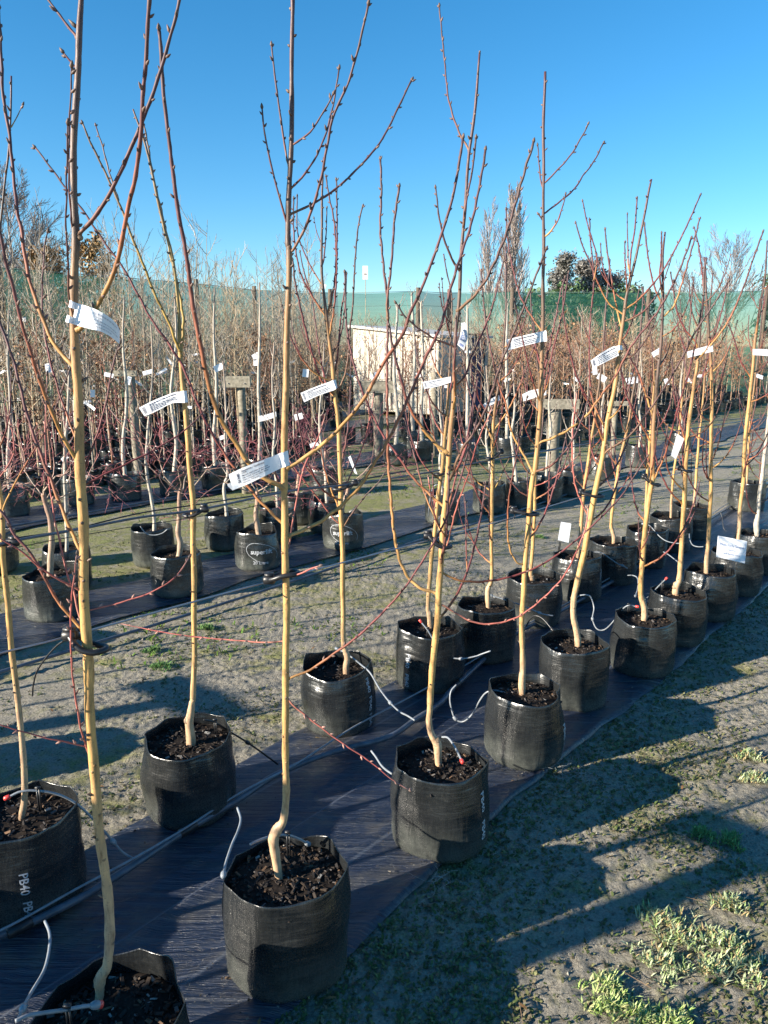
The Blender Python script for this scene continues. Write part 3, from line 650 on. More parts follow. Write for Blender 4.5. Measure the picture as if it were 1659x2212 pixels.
T('B2','amber-trunked fruit tree in the large bag standing alone nearest the photo centre bottom','fruit tree',(618,1874),261,
 [(602,1903,19),(600,1885,21),(596,1850,22),(592,1812,28),(600,1790,25),(612,1772,18),(617,1720,18),(618,1680,17),(617,1600,16),(616,1518,16),(618,1430,16),(618,1263,16),(615,1130,16),(613,1063,15),(615,1009,15),(616,875,14),(620,742,13),(623,625,12),(624,542,12),(622,525,12),(624,450,11),(627,350,10),(631,200,9),(631,60,8),(631,0,8),(630,-90,6)],
 [('amb',9,6,.25,[(620,1160),(630,1155),(686,1130),(736,1093),(786,1040),(793,1025),(836,955),(880,865),(920,772),(953,702),(973,625),(993,560),(1019,480),(1037,395),(1049,325)]),
  ('amb',9,5,.05,[(618,1012),(632,1005),(663,985),(703,955),(740,918),(786,862),(830,782),(870,722),(886,675),(906,635),(923,592),(949,520),(977,430),(992,350),(1000,300)]),
  ('pur',6,4,-.2,[(622,546),(632,541),(660,490),(690,400),(705,325),(720,250),(750,185),(775,100),(795,12)]),
  ('pur',4.5,3,.1,[(627,407),(636,400),(670,360),(700,300),(720,225),(732,150)]),
  ('pur',5,4,.35,[(626,463),(636,459),(685,435),(735,400),(795,340),(829,295),(859,235),(888,175)]),
  ('pur',4,3,-.2,[(630,313),(640,308),(670,285),(700,240),(719,205)]),
  ('pur',4.5,3,.1,[(625,360),(619,340),(602,225),(592,150),(587,100)]),
  ('pur',4.5,3,-.1,[(622,490),(616,470),(590,375),(572,290),(566,235)]),
  ('amb',11,6.5,-.1,[(615,1055),(604,1048),(575,1035),(538,1002),(504,948),(479,910),(454,843),(434,749),(417,662),(404,563),(397,520),(385,459),(373,368),(363,286),(353,199),(348,112),(344,67)]),
  ('red',6.5,3.6,.15,[(613,1133),(603,1124),(553,1073),(509,1014),(479,972),(444,910),(417,848),(397,796),(360,736),(328,692),(293,627),(261,570),(243,548),(206,495),(174,447),(139,402),(99,348),(77,320)]),
  ('red',6,3.2,-.1,[(621,1467),(632,1462),(670,1447),(720,1413),(770,1377),(820,1330),(863,1283),(886,1253),(926,1190),(953,1143),(976,1090),(996,1030),(1010,980),(1024,930),(1035,883)]),
  ('ros',5,2.4,-.1,[(616,1490),(628,1518),(693,1571),(742,1607),(798,1644),(847,1684),(883,1706)]),
  ('ros',4,2.4,.3,[(618,1387),(608,1385),(573,1388),(520,1384),(467,1380),(400,1373),(333,1362),(250,1345)]),
  ('ros',4.5,3.4,-.4,[(617,1246),(626,1245),(653,1238),(672,1228),(689,1223)]),
  ('ros',4.5,2.8,.4,[(616,1190),(624,1180),(633,1123),(651,1030),(663,995),(686,949),(702,900)]),
  ('drk',5,4,.2,[(620,1070),(605,1052),(588,1000),(571,960),(566,930)])],102,chips=650,bagres=1.3)
T('B3','double-looking fruit tree with hooked amber branch, bag beside the irrigation pipe bend','fruit tree',(951,1642),205,
 [(948,1658,15),(947,1640,18),(946,1611,20),(941,1600,19),(932,1585,15),(926,1558,14),(928,1530,14),(930,1500,15),(933,1470,15),(938,1397,15),(946,1330,15),(950,1247,14),(956,1163,14),(963,1080,13),(966,1030,12),(970,985,12),(978,885,11),(982,799,9),(982,749,8),(990,662,8),(997,550,7),(1004,450,7),(1012,350,6),(1024,250,6),(1037,115,4)],
 [('pur',4.5,3,.2,[(1014,330),(1009,317),(989,280),(969,215),(962,150),(949,15)]),
  ('pur',4,4,-.2,[(1000,495),(1008,430),(1020,370),(1028,300)]),
  ('drk',6.5,5,-.1,[(988,672),(997,664),(1017,647),(1045,612),(1070,563),(1094,503),(1119,420),(1139,350),(1153,308)]),
  ('red',5,3,.2,[(982,835),(992,826),(1007,808),(1017,774),(1040,724),(1057,682),(1067,650),(1079,600),(1088,565)]),
  ('drk',6.5,4,-.2,[(965,1045),(975,1030),(997,972),(1027,930),(1055,870),(1082,786),(1107,726),(1132,662),(1156,600),(1179,540)]),
  ('ros',4,2.5,-.3,[(958,1182),(966,1177),(986,1097),(1010,1030),(1030,960),(1063,882)]),
  ('red',4.5,3,.3,[(962,1120),(975,1070),(990,1010),(1008,950),(1020,880),(1032,820)]),
  ('amb',7.5,5,.2,[(950,1285),(938,1280),(920,1275),(890,1257),(866,1217),(853,1163),(846,1097),(841,1030),(838,985),(837,910),(836,786),(838,662),(831,600),(825,538),(821,488),(824,420),(822,345)]),
  ('pur',5,5,0,[(838,690),(836,650),(845,575),(851,488),(852,475),(862,405)]),
  ('drk',4.5,3.5,-.2,[(984,752),(973,745),(943,734),(908,712),(878,687),(856,656)]),
  ('amb',8,5,-.1,[(968,978),(958,972),(933,950),(906,915),(883,876),(866,818),(851,761),(841,707)]),
  ('red',6,4,.3,[(962,1098),(953,1090),(923,1063),(888,1027),(858,982),(833,950),(814,915),(791,866),(771,811),(757,756),(749,707),(746,640),(745,590)]),
  ('red',5.5,3.5,.1,[(951,1234),(962,1240),(986,1252),(1026,1257),(1070,1253),(1106,1245),(1156,1227),(1206,1197),(1256,1157),(1306,1110),(1346,1067),(1369,1030),(1397,988)]),
  ('ros',4.5,3,-.1,[(946,1305),(958,1308),(986,1325),(1020,1343),(1060,1348),(1106,1338),(1139,1320),(1183,1283),(1219,1243),(1246,1190),(1266,1137),(1270,1098)]),
  ('amb',4,2.5,.5,[(956,1160),(940,1120),(915,1060),(900,1000),(880,930),(872,880)])],103,extra=5,chips=420,bagres=1.2,prints=PB((-.62,.10),(-.60,.20)))
T('B4','straight slim fruit tree with few side twigs and a single spire top, right of centre','fruit tree',(1135,1486),168,
 [(1129,1503,15),(1128,1485,16),(1128,1463,16),(1129,1440,13),(1128,1400,12),(1128,1330,12),(1134,1230,12),(1143,1113,11),(1151,1030,11),(1156,1009,11),(1166,909,10),(1171,775,8),(1173,642,7.5),(1174,542,7),(1174,450,6),(1174,300,6),(1177,155,5)],
 [('pur',3.6,3,.2,[(1175,462),(1183,456),(1206,438),(1240,409),(1259,380),(1282,350),(1303,310)]),
  ('pur',3.4,2.6,-.2,[(1175,396),(1183,389),(1229,340),(1254,300),(1270,270)]),
  ('pur',3.4,2.4,.2,[(1174,408),(1169,395),(1164,350),(1162,315)]),
  ('drk',3,3,0,[(1173,478),(1171,474),(1164,464)]),
  ('red',3.5,3,.3,[(1172,718),(1148,683),(1124,640),(1108,580),(1097,521),(1093,454)]),
  ('amb',5.5,3.6,-.1,[(1158,962),(1167,956),(1196,945),(1230,927),(1266,899),(1293,862),(1330,812),(1361,752),(1412,685),(1438,644),(1465,590),(1493,517)]),
  ('amb',5,3,.2,[(1150,1020),(1142,1002),(1131,982),(1112,948),(1102,922),(1092,870),(1079,836),(1064,774),(1050,699),(1042,625),(1040,587)]),
  ('ros',3,2,-.2,[(1146,1056),(1156,1050),(1183,1039),(1214,1018),(1249,984)]),
  ('amb',4.5,2.5,-.2,[(1136,1218),(1120,1217),(1105,1196),(1097,1157),(1098,1092),(1105,1039),(1118,974),(1126,922),(1138,860)]),
  ('red',4,3,.1,[(1166,900),(1175,811),(1191,732),(1203,674),(1210,634),(1220,601)]),
  ('red',4,3,.3,[(1168,890),(1174,850),(1185,800),(1196,750),(1212,690),(1222,630),(1228,590)]),
  ('red',3.5,2.5,-.2,[(1166,870),(1150,820),(1135,760),(1122,700),(1112,650)])],104,extra=4,chips=300,prints=PB((-.45,.14),(-.43,.05)))
T('B5','leaning fruit tree with crooked pale foot, fifth bag along the front row','fruit tree',(1242,1386),146,
 [(1249,1400,14),(1248,1380,15),(1244,1360,14),(1238,1330,13),(1240,1295,13),(1246,1263,13),(1254,1225,13),(1263,1190,13),(1276,1113,13),(1293,1030,12),(1303,975,11),(1316,892,10),(1333,809,9),(1339,742,7.5),(1349,675,7),(1353,644,6.5),(1361,605,6),(1377,542,5),(1389,478,4.5),(1400,419,4.2),(1408,387,3.6)],
 [('red',3.6,3.2,.1,[(1358,620),(1360,600),(1363,546),(1371,497),(1376,430)]),
  ('red',3,2.5,-.1,[(1355,640),(1353,600),(1350,560),(1350,525)]),
  ('red',4.2,3,-.1,[(1350,668),(1360,662),(1383,644),(1422,599),(1451,552),(1483,489),(1512,423)]),
  ('amb',4.2,3,.2,[(1345,715),(1340,700),(1330,654),(1320,595),(1312,546),(1307,497)]),
  ('amb',3.5,2.8,.1,[(1350,682),(1342,676),(1314,654),(1289,605),(1275,568),(1258,530),(1244,483)]),
  ('red',4,3,.2,[(1310,930),(1290,890),(1277,850),(1273,791),(1275,693),(1283,605),(1275,517),(1274,476)]),
  ('red',3,2.5,.1,[(1283,605),(1290,560),(1280,520),(1268,480),(1259,436)]),
  ('red',4.2,3,-.1,[(1309,958),(1300,945),(1276,879),(1258,840),(1239,792),(1219,692),(1216,609)]),
  ('drk',4.6,3.4,-.25,[(1303,985),(1314,972),(1359,942),(1400,890),(1440,830),(1475,770),(1500,720),(1540,660),(1572,610)]),
  ('ros',4.2,3,.1,[(1276,1120),(1266,1107),(1253,1077),(1241,1040),(1236,975),(1239,909),(1246,850)])],105,chips=260,extra=9,prints=PB((-2.45,.10)))
T('B6','fruit tree with straight foot above two drip hoses, sixth bag along the front row','fruit tree',(1394,1329),133,
 [(1391,1343,13),(1392,1330,14),(1391,1312,14),(1385,1290,12),(1384,1270,11.5),(1389,1197,11),(1399,1097,11),(1411,1030,10.5),(1409,1009,10),(1414,892,9),(1423,792,7),(1431,692,6),(1432,556,5),(1436,501,3.4)],
 [('red',3.6,3,.1,[(1431,663),(1429,655),(1412,615),(1400,556),(1392,485)]),
  ('red',3.6,3,-.1,[(1431,640),(1425,595),(1428,560),(1429,505)]),
  ('amb',4,3,0,[(1431,684),(1440,678),(1459,654),(1481,585),(1500,517),(1511,474)]),
  ('amb',4.5,3,.2,[(1414,905),(1407,890),(1383,815),(1363,775),(1345,735),(1330,700)]),
  ('red',3.8,3,-.2,[(1412,1040),(1420,1020),(1439,975),(1466,875),(1490,800),(1510,700),(1520,640)]),
  ('red',4,3,.1,[(1409,960),(1375,900),(1352,850),(1340,790),(1336,740)])],106,chips=220,extra=11)
T('B7','fruit tree with thick graft knob, in front of the one holding the big sign','fruit tree',(1466,1275),123,
 [(1459,1288,12),(1459,1275,15),(1462,1262,16),(1468,1245,11),(1473,1163,10),(1479,1063,10),(1481,1030,9),(1483,975,9),(1493,875,8),(1506,792,7),(1508,762,6.4),(1513,713,5),(1519,644,4),(1522,585,3.4),(1526,556,3)],
 [('red',3.4,2.6,.1,[(1520,640),(1518,600),(1510,536),(1500,493)]),
  ('amb',4,3.2,-.1,[(1506,778),(1512,770),(1549,729),(1579,683),(1608,615),(1628,556),(1648,501)]),
  ('red',3.6,2.8,.1,[(1507,750),(1500,735),(1481,713),(1463,674),(1453,615),(1449,591)]),
  ('amb',4,2.6,-.2,[(1483,1065),(1474,1056),(1459,1042),(1443,1015),(1438,975),(1442,920)]),
  ('red',3.6,2.6,.1,[(1483,960),(1465,900),(1455,840),(1452,780)])],107,chips=180,extra=12)
T('B8','fruit tree sharing its bag with the big white sign','fruit tree',(1535,1232),112,
 [(1525,1241,11),(1526,1220,11),(1529,1180,9),(1534,1097,9),(1536,1030,8.6),(1536,975,8),(1538,842,7),(1533,742,6),(1528,675,5),(1524,592,4),(1521,555,3)],
 [('red',3.4,2.6,.1,[(1533,760),(1545,720),(1562,660),(1575,600)])],108,chips=150,extra=14)
T('B9','fruit tree in the bag right behind the big white sign','fruit tree',(1592,1188),105,
 [(1596,1166,9),(1597,1130,9),(1599,1097,9),(1606,1030,8.6),(1609,959,8),(1623,825,7),(1633,725,6),(1643,659,5),(1653,592,4),(1657,520,3)],
 [('red',3.4,2.6,.1,[(1625,820),(1600,780),(1585,730),(1570,690)])],109,chips=120,extra=13)
T('B10','pale grey-barked tree with knobbly foot at the right edge','tree',(1640,1150),96,
 [(1636,1161,9),(1635,1145,12),(1634,1130,13),(1637,1112,9),(1641,1070,8),(1646,1030,8),(1653,970,7),(1662,880,6),(1672,760,5),(1680,660,3)],[],110,
 tcol=[(0,WHT),(.6,WHT),(1,(.3,.25,.2))],chips=80,extra=10)
T('A1','pale slim tree leaning out of the left edge, bag lettered PB40 twice','fruit tree',(45,1752),234,
 [(45,1776,13),(48,1760,15),(53,1718,16),(50,1618,14),(38,1518,14),(32,1452,13),(20,1353,13),(12,1254,12.5),(6,1191,12.5),(5,1129,11),(2,1080,11),(-10,1000,10),(-16,850,9),(-14,700,8),(-6,560,6),(1,472,5),(10,397,4.4),(19,335,4.2),(22,273,4),(24,164,3.4)],
 [('olv',2.6,1.6,.1,[(24,275),(28,268),(38,250),(48,228)]),
  ('amb',4,2.6,-.3,[(4,1110),(12,1085),(40,1030),(75,970),(110,905),(150,800)]),
  ('ros',4,2.6,.2,[(3,1100),(-10,1050),(30,980),(20,900)]),
  ('red',4,2.5,-.1,[(-8,980),(10,940),(22,880),(24,800)])],111,chips=420,bagres=1.2,prints=PB((-1.15,.17),(-1.14,.075)))
T('A2','tree with olive yellow branches rising in a V from one trunk, left of centre','fruit tree',(405,1585),194,
 [(413,1613,21),(412,1595,22),(408,1561,20),(411,1543,17),(415,1518,14),(418,1497,12.5),(420,1363,12),(418,1197,12),(417,1097,12),(413,1042,12),(405,942,11.5),(398,859,10.5),(392,792,10),(387,742,9),(386,662,7),(373,563,6.4),(352,480,6),(328,372,5),(308,293,4.4),(288,236,3.4)],
 [('olv',6,3.4,.15,[(391,770),(396,690),(384,620),(368,550),(352,470),(335,400),(325,348),(318,305),(311,271)]),
  ('olv',6,3.4,-.1,[(390,760),(380,741),(368,704),(335,637),(311,575),(281,503),(271,472),(241,402),(214,345),(194,305),(179,268)]),
  ('bru',4,2.6,.2,[(255,428),(253,422),(236,372),(222,318),(207,273)])],112,tcol=[(0,TAN),(.25,TAN),(.35,AMB),(.6,AMB),(.72,OLV),(.9,(.2,.14,.08)),(1,TIP)],chips=420,bagres=1.2)
T('A3','fruit tree with fan of thin maroon shoots, bag rim torn and folded at the back','fruit tree',(731,1428),157,
 [(748,1460,13),(747,1440,15),(750,1420,14),(746,1405,13),(743,1390,12),(741,1330,11),(740,1197,11),(736,1097,10),(735,1009,10),(730,909,9.4),(723,842,9),(718,792,8.4),(710,725,8),(705,682,7.6),(696,609,6),(695,542,5),(695,450,4.6),(697,400,4),(699,340,3.4)],
 [('red',4.4,3,.1,[(703,690),(708,677),(720,627),(726,563),(722,480),(712,430),(704,383)]),
  ('red',4.2,3,-.1,[(711,725),(714,712),(722,662),(727,587),(728,480),(727,390)]),
  ('red',4.2,3,.1,[(706,690),(698,676),(673,637),(648,587),(635,508),(634,430)]),
  ('red',3,2.4,.2,[(696,616),(688,604),(665,563),(643,503),(642,425)]),
  ('red',5,3.2,-.1,[(730,868),(723,854),(695,823),(678,774),(660,712),(643,637),(636,600),(633,563)]),
  ('drk',4.5,3,-.1,[(727,850),(734,838),(747,803),(754,756),(757,699),(762,662),(767,563),(774,488),(783,447)]),
  ('red',4,3,.2,[(718,825),(722,812),(730,761),(737,674),(744,630),(746,590)]),
  ('amb',4,2.4,.1,[(737,1115),(729,1090),(716,1060),(700,1010),(690,960),(660,900),(640,850)]),
  ('ros',3.6,2.4,-.1,[(738,1135),(720,1120),(690,1080),(650,1030),(622,990)]),
  ('drk',3.4,2.4,-.2,[(741,1140),(760,1110),(790,1070),(815,1045),(832,1020)]),
  ('ros',3.8,2.4,.2,[(737,1070),(760,1020),(785,960),(800,900),(808,850)])],113,rag=1.2,deep=.075,chips=300,prints=PB((-.50,.22),(-.48,.13),(-.46,.045)),extra=7)
T('A4','slim second stem standing close behind the hooked-branch tree, bag in the rear line','fruit tree',(928,1354),144,
 [(930,1360,12),(929,1345,14),(928,1325,13),(925,1308,10),(930,1230,10),(941,1130,9.4),(948,1063,9),(958,985,8),(963,923,7),(968,860,5.6),(970,811,4.6),(975,712,3.6),(975,637,3),(966,590,2.8),(958,548,2.6)],
 [('ros',3.6,2.6,.1,[(945,1105),(940,1085),(930,1060),(925,1030)])],114,chips=200,extra=12,prints=PB((-2.3,.17),(-2.3,.07)))
T('A5','fruit tree with sharp dogleg at its foot, fifth bag of the rear line','fruit tree',(1049,1305),128,
 [(1055,1316,11),(1054,1295,12),(1055,1272,12),(1061,1256,9),(1062,1230,8),(1062,1131,8),(1064,1026,8),(1065,922,7),(1069,885,6.6),(1079,823,5),(1089,736,4),(1093,637,3.8),(1092,533,3)],
 [('amb',4,2.6,.1,[(1065,955),(1055,930),(1040,900),(1015,850),(1002,790)]),
  ('amb',4,2.6,-.1,[(1067,930),(1095,890),(1120,840),(1150,760),(1168,700)]),
  ('olv',3,2,0,[(1063,1060),(1075,1045),(1088,1015),(1100,990)]),
  ('ros',3,2,0,[(1063,1075),(1045,1065),(1010,1040),(990,1020)])],115,chips=180,extra=13)
T('A6','fruit tree almost hidden behind the straight spire-topped one','fruit tree',(1154,1243),118,
 [(1151,1258,10),(1149,1247,11),(1147,1230,9),(1154,1130,7),(1156,1030,7),(1160,950,6),(1166,860,5),(1160,780,4),(1150,700,3.4),(1146,620,2.6)],[],116,chips=150,extra=13)
T('A7','fruit tree whose bag holds the small white stake label','fruit tree',(1246,1198),107,
 [(1248,1208,8),(1251,1170,8),(1256,1130,8),(1261,1063,7.4),(1266,1030,7),(1276,959,6),(1288,880,5.4),(1300,780,4.4),(1310,650,3.4),(1318,560,2.6)],[],117,chips=130,extra=13,prints=PB((-.62,.19)))
T('A8','fruit tree with thin hooked foot, eighth bag of the rear line','fruit tree',(1325,1169),100,
 [(1326,1176,8),(1326,1160,9),(1322,1145,8),(1320,1130,7),(1328,1063,7),(1334,1030,7),(1339,992,6),(1356,925,6),(1366,859,5),(1375,800,4.4),(1385,700,3.4),(1390,620,2.6)],[],118,chips=110,extra=13)
T('A9','slender tree in the ninth bag of the rear line, mostly behind a thicker trunk','fruit tree',(1399,1140),88,
 [(1394,1145,6),(1396,1080,6),(1400,1000,6),(1408,900,5),(1413,800,4),(1402,700,3.4),(1386,620,2.4)],[],119,chips=80,extra=12,detail=0)
T('A10','slender tree in the tenth bag of the rear line','fruit tree',(1451,1113),85,
 [(1449,1120,6),(1453,1047,5.4),(1465,950,5),(1475,850,4.4),(1488,720,3.6),(1499,600,2.4)],[],120,chips=60,extra=12,detail=0)
T('A11','slender tree in the eleventh bag of the rear line','fruit tree',(1495,1090),78,
 [(1499,1096,6),(1504,1030,6),(1510,950,5),(1520,850,4.4),(1530,700,3.6),(1540,590,2.4)],[],121,chips=60,extra=12,detail=0)
T('A12','slender tree at the far end of the rear line beside the right edge','fruit tree',(1616,1040),72,
 [(1613,1047,5),(1616,980,5),(1622,900,4.4),(1638,760,3.6),(1650,640,2.4)],[],122,chips=40,extra=12,detail=0)
# healed pruning cuts and graft scars
for key,sx,sy,rr_,nx_ in (('B1',216,2112,11,-.25),('B1',173,514,6,.5),('B2',600,1795,9,.5),('B3',944,1598,7,.3),('B7',1457,1268,5,-.4),('A2',405,1556,8,.1)):
    root,Yk,ck=FG[key]; p=P(sx,sy,Yk); r=rr_*px2m(Yk); mb=MB(); d=np.array((nx_,-1.,.25)); d/=np.linalg.norm(d)
    q=p+d*(r*1.02); tube(mb,[q-d*r*.9,q-d*.001,q+d*r*.10,q+d*r*.02],[r*1.05,r*.92,r*.72,r*.48],12,grad([(0,(.40,.28,.17)),(.6,(.24,.16,.10)),(1,(.44,.34,.24))],4)); link('graft_scar',mb.mesh('graft_scar',BARK,origin=(ck[0],ck[1],0)),root)
# trees of the same rows just outside the frame whose shadows fall into it
def offbag(s,n,seed,label):
    p=SN(s,n); pr=pix((p[0],p[1],.3))
    root=thing('potted_tree',label,'fruit tree',loc=(p[0],p[1],0)); add_bag(root,.33,.30,seed,res=.7)
    rn=np.random.RandomState(seed); q=np.array((.0,0,.25)); pts=[q+(rn.randn()*.01,rn.randn()*.01,h) for h in np.linspace(0,2.0,8)]
    mb,tp,tr=trunk_limb(pts,np.linspace(.012,.004,8),[(0,TAN),(.4,AMB),(1,PUR)],seed); link('trunk',mb.mesh('trunk',BARK),root)
    for e in range(9):
        j=int((.4+.5*e/9)*(len(tp)-1)); a=rn.rand()*6.28; an=.9; q=tp[j]; pp=[q]
        for s_ in range(5): q=q+np.array((math.cos(a)*math.sin(an),math.sin(a)*math.sin(an),math.cos(an)))*.13; an*=.7; pp.append(q)
        link('branch',limb(pp,np.linspace(.004,.0022,6),5,BST['red'],seed+e,m=2).mesh('branch',TWIG),root)
sB1,nB1=toSN(G(228,2175,.3)); sB2,nB2=toSN(G(618,1874,.3)); print('B1',sB1,nB1,'B2',sB2,nB2)
offbag(sB1-.66,nB1,131,'fruit tree of the front row just outside the frame below the nearest one')
offbag(sB1-1.3,nB1,132,'fruit tree of the front row two places before the nearest one, out of frame')
sA1,nA1=toSN(G(45,1752,.3))
offbag(sA1-.65,nA1,133,'fruit tree of the rear line left of the frame, beside the one lettered twice')
offbag(sA1-1.3,nA1,134,'fruit tree of the rear line two places left of the frame')
offbag(sA1-1.95,nA1,135,'fruit tree of the rear line three places left of the frame')
offbag(0.55,3.25,136,'young tree standing alone in the path just outside the left edge')
for i in range(11):
    s=1.15-.62*i; root=None
    offbag(s,4.42+.03*math.sin(i*3),140+i,'young tree of the second rows outside the left edge, place %s from the frame'%['one','two','three','four','five','six','seven','eight','nine','ten','eleven'][i])
def strainer(label,x,y,h):  # unseen posts, read from the broad ground shadows and added to cast them
    o=thing('rail_post',label,'post',loc=(x,y,0)); mb=MB(); zs=np.linspace(-.05,h,7); tube(mb,[(.003*math.sin(z*9),0,z) for z in zs],.062,14,(.34,.30,.22)); link('post',mb.mesh('post',WOOD),o)
    mb=MB(); boxm(mb,(0,0,h-.04),.05,.62,.09,(.42,.37,.28),rz=math.atan2(RN[1],RN[0])-math.pi/2); link('cross_rail',mb.mesh('cross_rail',WOOD,smooth=False),o)
strainer('unseen end post with cross rail of the rear line, outside the lower left corner',-2.42,.555,1.42)
strainer('unseen end post with cross rail of the second group of rows, outside the left edge',-4.40,1.85,1.3)
# spilled potting mix on the mat and loose threads at its edge
mb=MB(); r8=np.random.RandomState(8)
spots=[tuple(v[2][:2]) for v in FG.values()]
for i in range(4200):
    bx,by=spots[r8.randint(len(spots))]; a=r8.rand()*6.28; r=.15+abs(r8.randn())*.07; x,y=bx+r*math.cos(a),by+r*math.sin(a)
    s,n=toSN((x,y))
    if not(er(s)<n<el(s)): continue
    q=.0012+.004*r8.rand()**3; M=Matrix.Rotation(r8.rand()*6.28,3,'Z')
    boxm(mb,(x,y,.016),q*(1+r8.rand()),q*.8,q*.5,[(.05,.038,.03),(.03,.025,.02),(.12,.09,.06),(.20,.18,.15)][r8.randint(4)],M=M)
o=kind(link('spilled_mix',mb.mesh('spilled_mix',CHIP,smooth=False)),'stuff'); o['label']='potting mix and bark crumbs spilled on the weed mat around the bags'; o['category']='potting mix'
mb=MB()
for (ax,ay,k_) in ((1215,1660,16),(1478,1424,7),(1365,1522,6),(925,1902,6)):
    for j in range(k_):
        g=G(ax+r8.randn()*7,ay+r8.randn()*4,.012); a=r8.rand()*6.28; pts=[g]; q=g.copy()
        for u in range(5): a+=r8.randn()*.8; q=q+np.array((math.cos(a)*.022,math.sin(a)*.022,.003*r8.randn())); q[2]=max(q[2],.008); pts.append(q.copy())
        tube(mb,*resample(pts,[.0007]*6,3),3,(.30,.31,.30))
o=kind(link('frayed_threads',mb.mesh('frayed_threads',TWIG)),'stuff'); o['label']='frayed pale threads along the cut edge of the weed mat'; o['category']='threads'
# ------------------------------------------------------------------ second group of rows: short grafted maples and pale standards
def fork(pts0,dirs_n,lev,L,r,mbl,rn,style,spread,up=0.05,k=4):
    """zig-zag forking twigs; returns list of limb builders in mbl[-1]"""
    p,d=pts0
    q=p.copy(); pts=[q.copy()]; dd=d.copy()
    for s in range(3):
        dd=dd+rn.normal(0,.16,3); dd[2]+=up; dd/=np.linalg.norm(dd); q=q+dd*L/3; pts.append(q.copy())
    n=4; tube(mbl,pts,np.linspace(r,r*.65,n),k,np.array(style[min(lev,len(style)-1)])*(.75+.5*rn.rand()))
    if lev>=dirs_n: return
    for m in (-1,1):
        v=np.cross(dd,rn.normal(0,1,3)); v/=np.linalg.norm(v); an=spread*(.6+.7*rn.rand())
        fork((q,dd*math.cos(an)+v*math.sin(an)),dirs_n,lev+1,L*(.62+.25*rn.rand()),r*.66,mbl,rn,style,spread,up,max(3,k-1))
    if rn.rand()<.6:
        v=np.cross(dd,rn.normal(0,1,3)); v/=np.linalg.norm(v); fork((pts[2],dd*.6+v*.8),dirs_n,lev+1.0 if False else lev+1,L*.55,r*.6,mbl,rn,style,spread,up,max(3,k-1))
PINK=[(.36,.27,.21),(.36,.22,.18),(.36,.16,.15),(.36,.12,.13)]
PALE=[(.42,.38,.32),(.38,.33,.28),(.34,.28,.24),(.30,.24,.21)]
DKRD=[(.30,.21,.17),(.28,.16,.14),(.26,.11,.12),(.26,.085,.11)]
BRN=[(.30,.23,.16),(.28,.19,.13),(.26,.15,.10),(.24,.13,.09)]
def maple(label,x,y,W,tp,seed,style=PINK,ht=.42,Lb=.24,H=.30,group='short grafted maples in the second group of rows',rag=.8,prints=(),nb=6,lev=4,tcol=None,oval=False,spread=.62):
    c=G(x,y,H); D=.34; root=thing('potted_maple',label,'maple',loc=(c[0],c[1],0),group=group)
    f=add_bag(root,D,H,seed,res=.8,chips=120,rag=rag,deep=.05,prints=prints,mat=BAG_OLD)
    if oval: oval_print([q for q in root.children if q.name.startswith('grow_bag')][0],f,D,prints[0][1]+.05,.150,.125,.075,.0035)
    rn=np.random.RandomState(seed); org=np.array((c[0],c[1],0))
    p3=[P(a,b,c[1])-org for a,b,_ in tp]; p3[0][2]=H-.07; rad=[w_/2*px2m(c[1]) for _,_,w_ in tp]
    mb,t_,r_=trunk_limb(p3,rad,tcol or [(0,(.42,.33,.24)),(.4,(.36,.25,.18)),(1,(.34,.20,.15))],seed,k=9,buds=False); link('trunk',mb.mesh('trunk',BARK),root)
    for b in range(nb):
        a=6.28*b/nb+rn.rand()*.8; an=.75+.45*rn.rand(); j=int((.72+.28*(b+1)/nb)*(len(t_)-1)); mb=MB()
        fork((t_[j],np.array((math.cos(a)*math.sin(an),math.sin(a)*math.sin(an),math.cos(an)))),lev,0,Lb*(.8+.4*rn.rand()),.0058,mb,rn,style,spread)
        link('branch',mb.mesh('branch',TWIG),root)
    return root
BAG_OLD=mat_bag(1.7)
SL=lambda ph:[('superlift',ph,.16,.050,False,WHITEINK,.022),('20 Litre',ph-.05,.075,.036,False,WHITEINK,.012)]
maple('low crimson twigged maple in the large folded bag at the left, nearest maple',110,1232,120,[(105,1240,15),(110,1200,14),(112,1170,13),(108,1120,12),(98,1085,11),(93,1065,11)],201)
maple('maple of pink twigs whose bag has a drip cap and small red shoots, centre left',380,1190,114,[(384,1200,14),(390,1175,13),(385,1150,12),(387,1110,10),(388,1070,9),(390,1055,9)],202,rag=.2)
maple('maple of red twigs in the black bag printed superlift 20 Litre',554,1143,104,[(560,1165,14),(557,1140,13),(553,1110,11),(556,1080,10),(556,1062,9)],203,prints=SL(-1.22),oval=True,rag=1.1)
maple('dark red twigged maple in the second superlift bag behind the slim maroon-shoot tree',741,1107,97,[(735,1120,10),(742,1090,9),(750,1065,9),(752,1050,8)],204,style=DKRD,prints=SL(-1.55),oval=True,rag=1.0,nb=7,Lb=.26)
maple('crimson maple at the far left edge beyond the nearest wire',-20,1150,96,[(-20,1160,10),(-18,1110,9),(-15,1075,8)],205)
maple('dark maple with purple twigs left of the wooden T post',640,1062,84,[(640,1075,8),(644,1040,8),(646,1020,7)],206,style=DKRD,Lb=.25)
maple('purple twigged maple directly beside the wooden T post',700,1010,72,[(700,1020,7),(702,990,7),(704,975,7)],207,style=DKRD,Lb=.28)
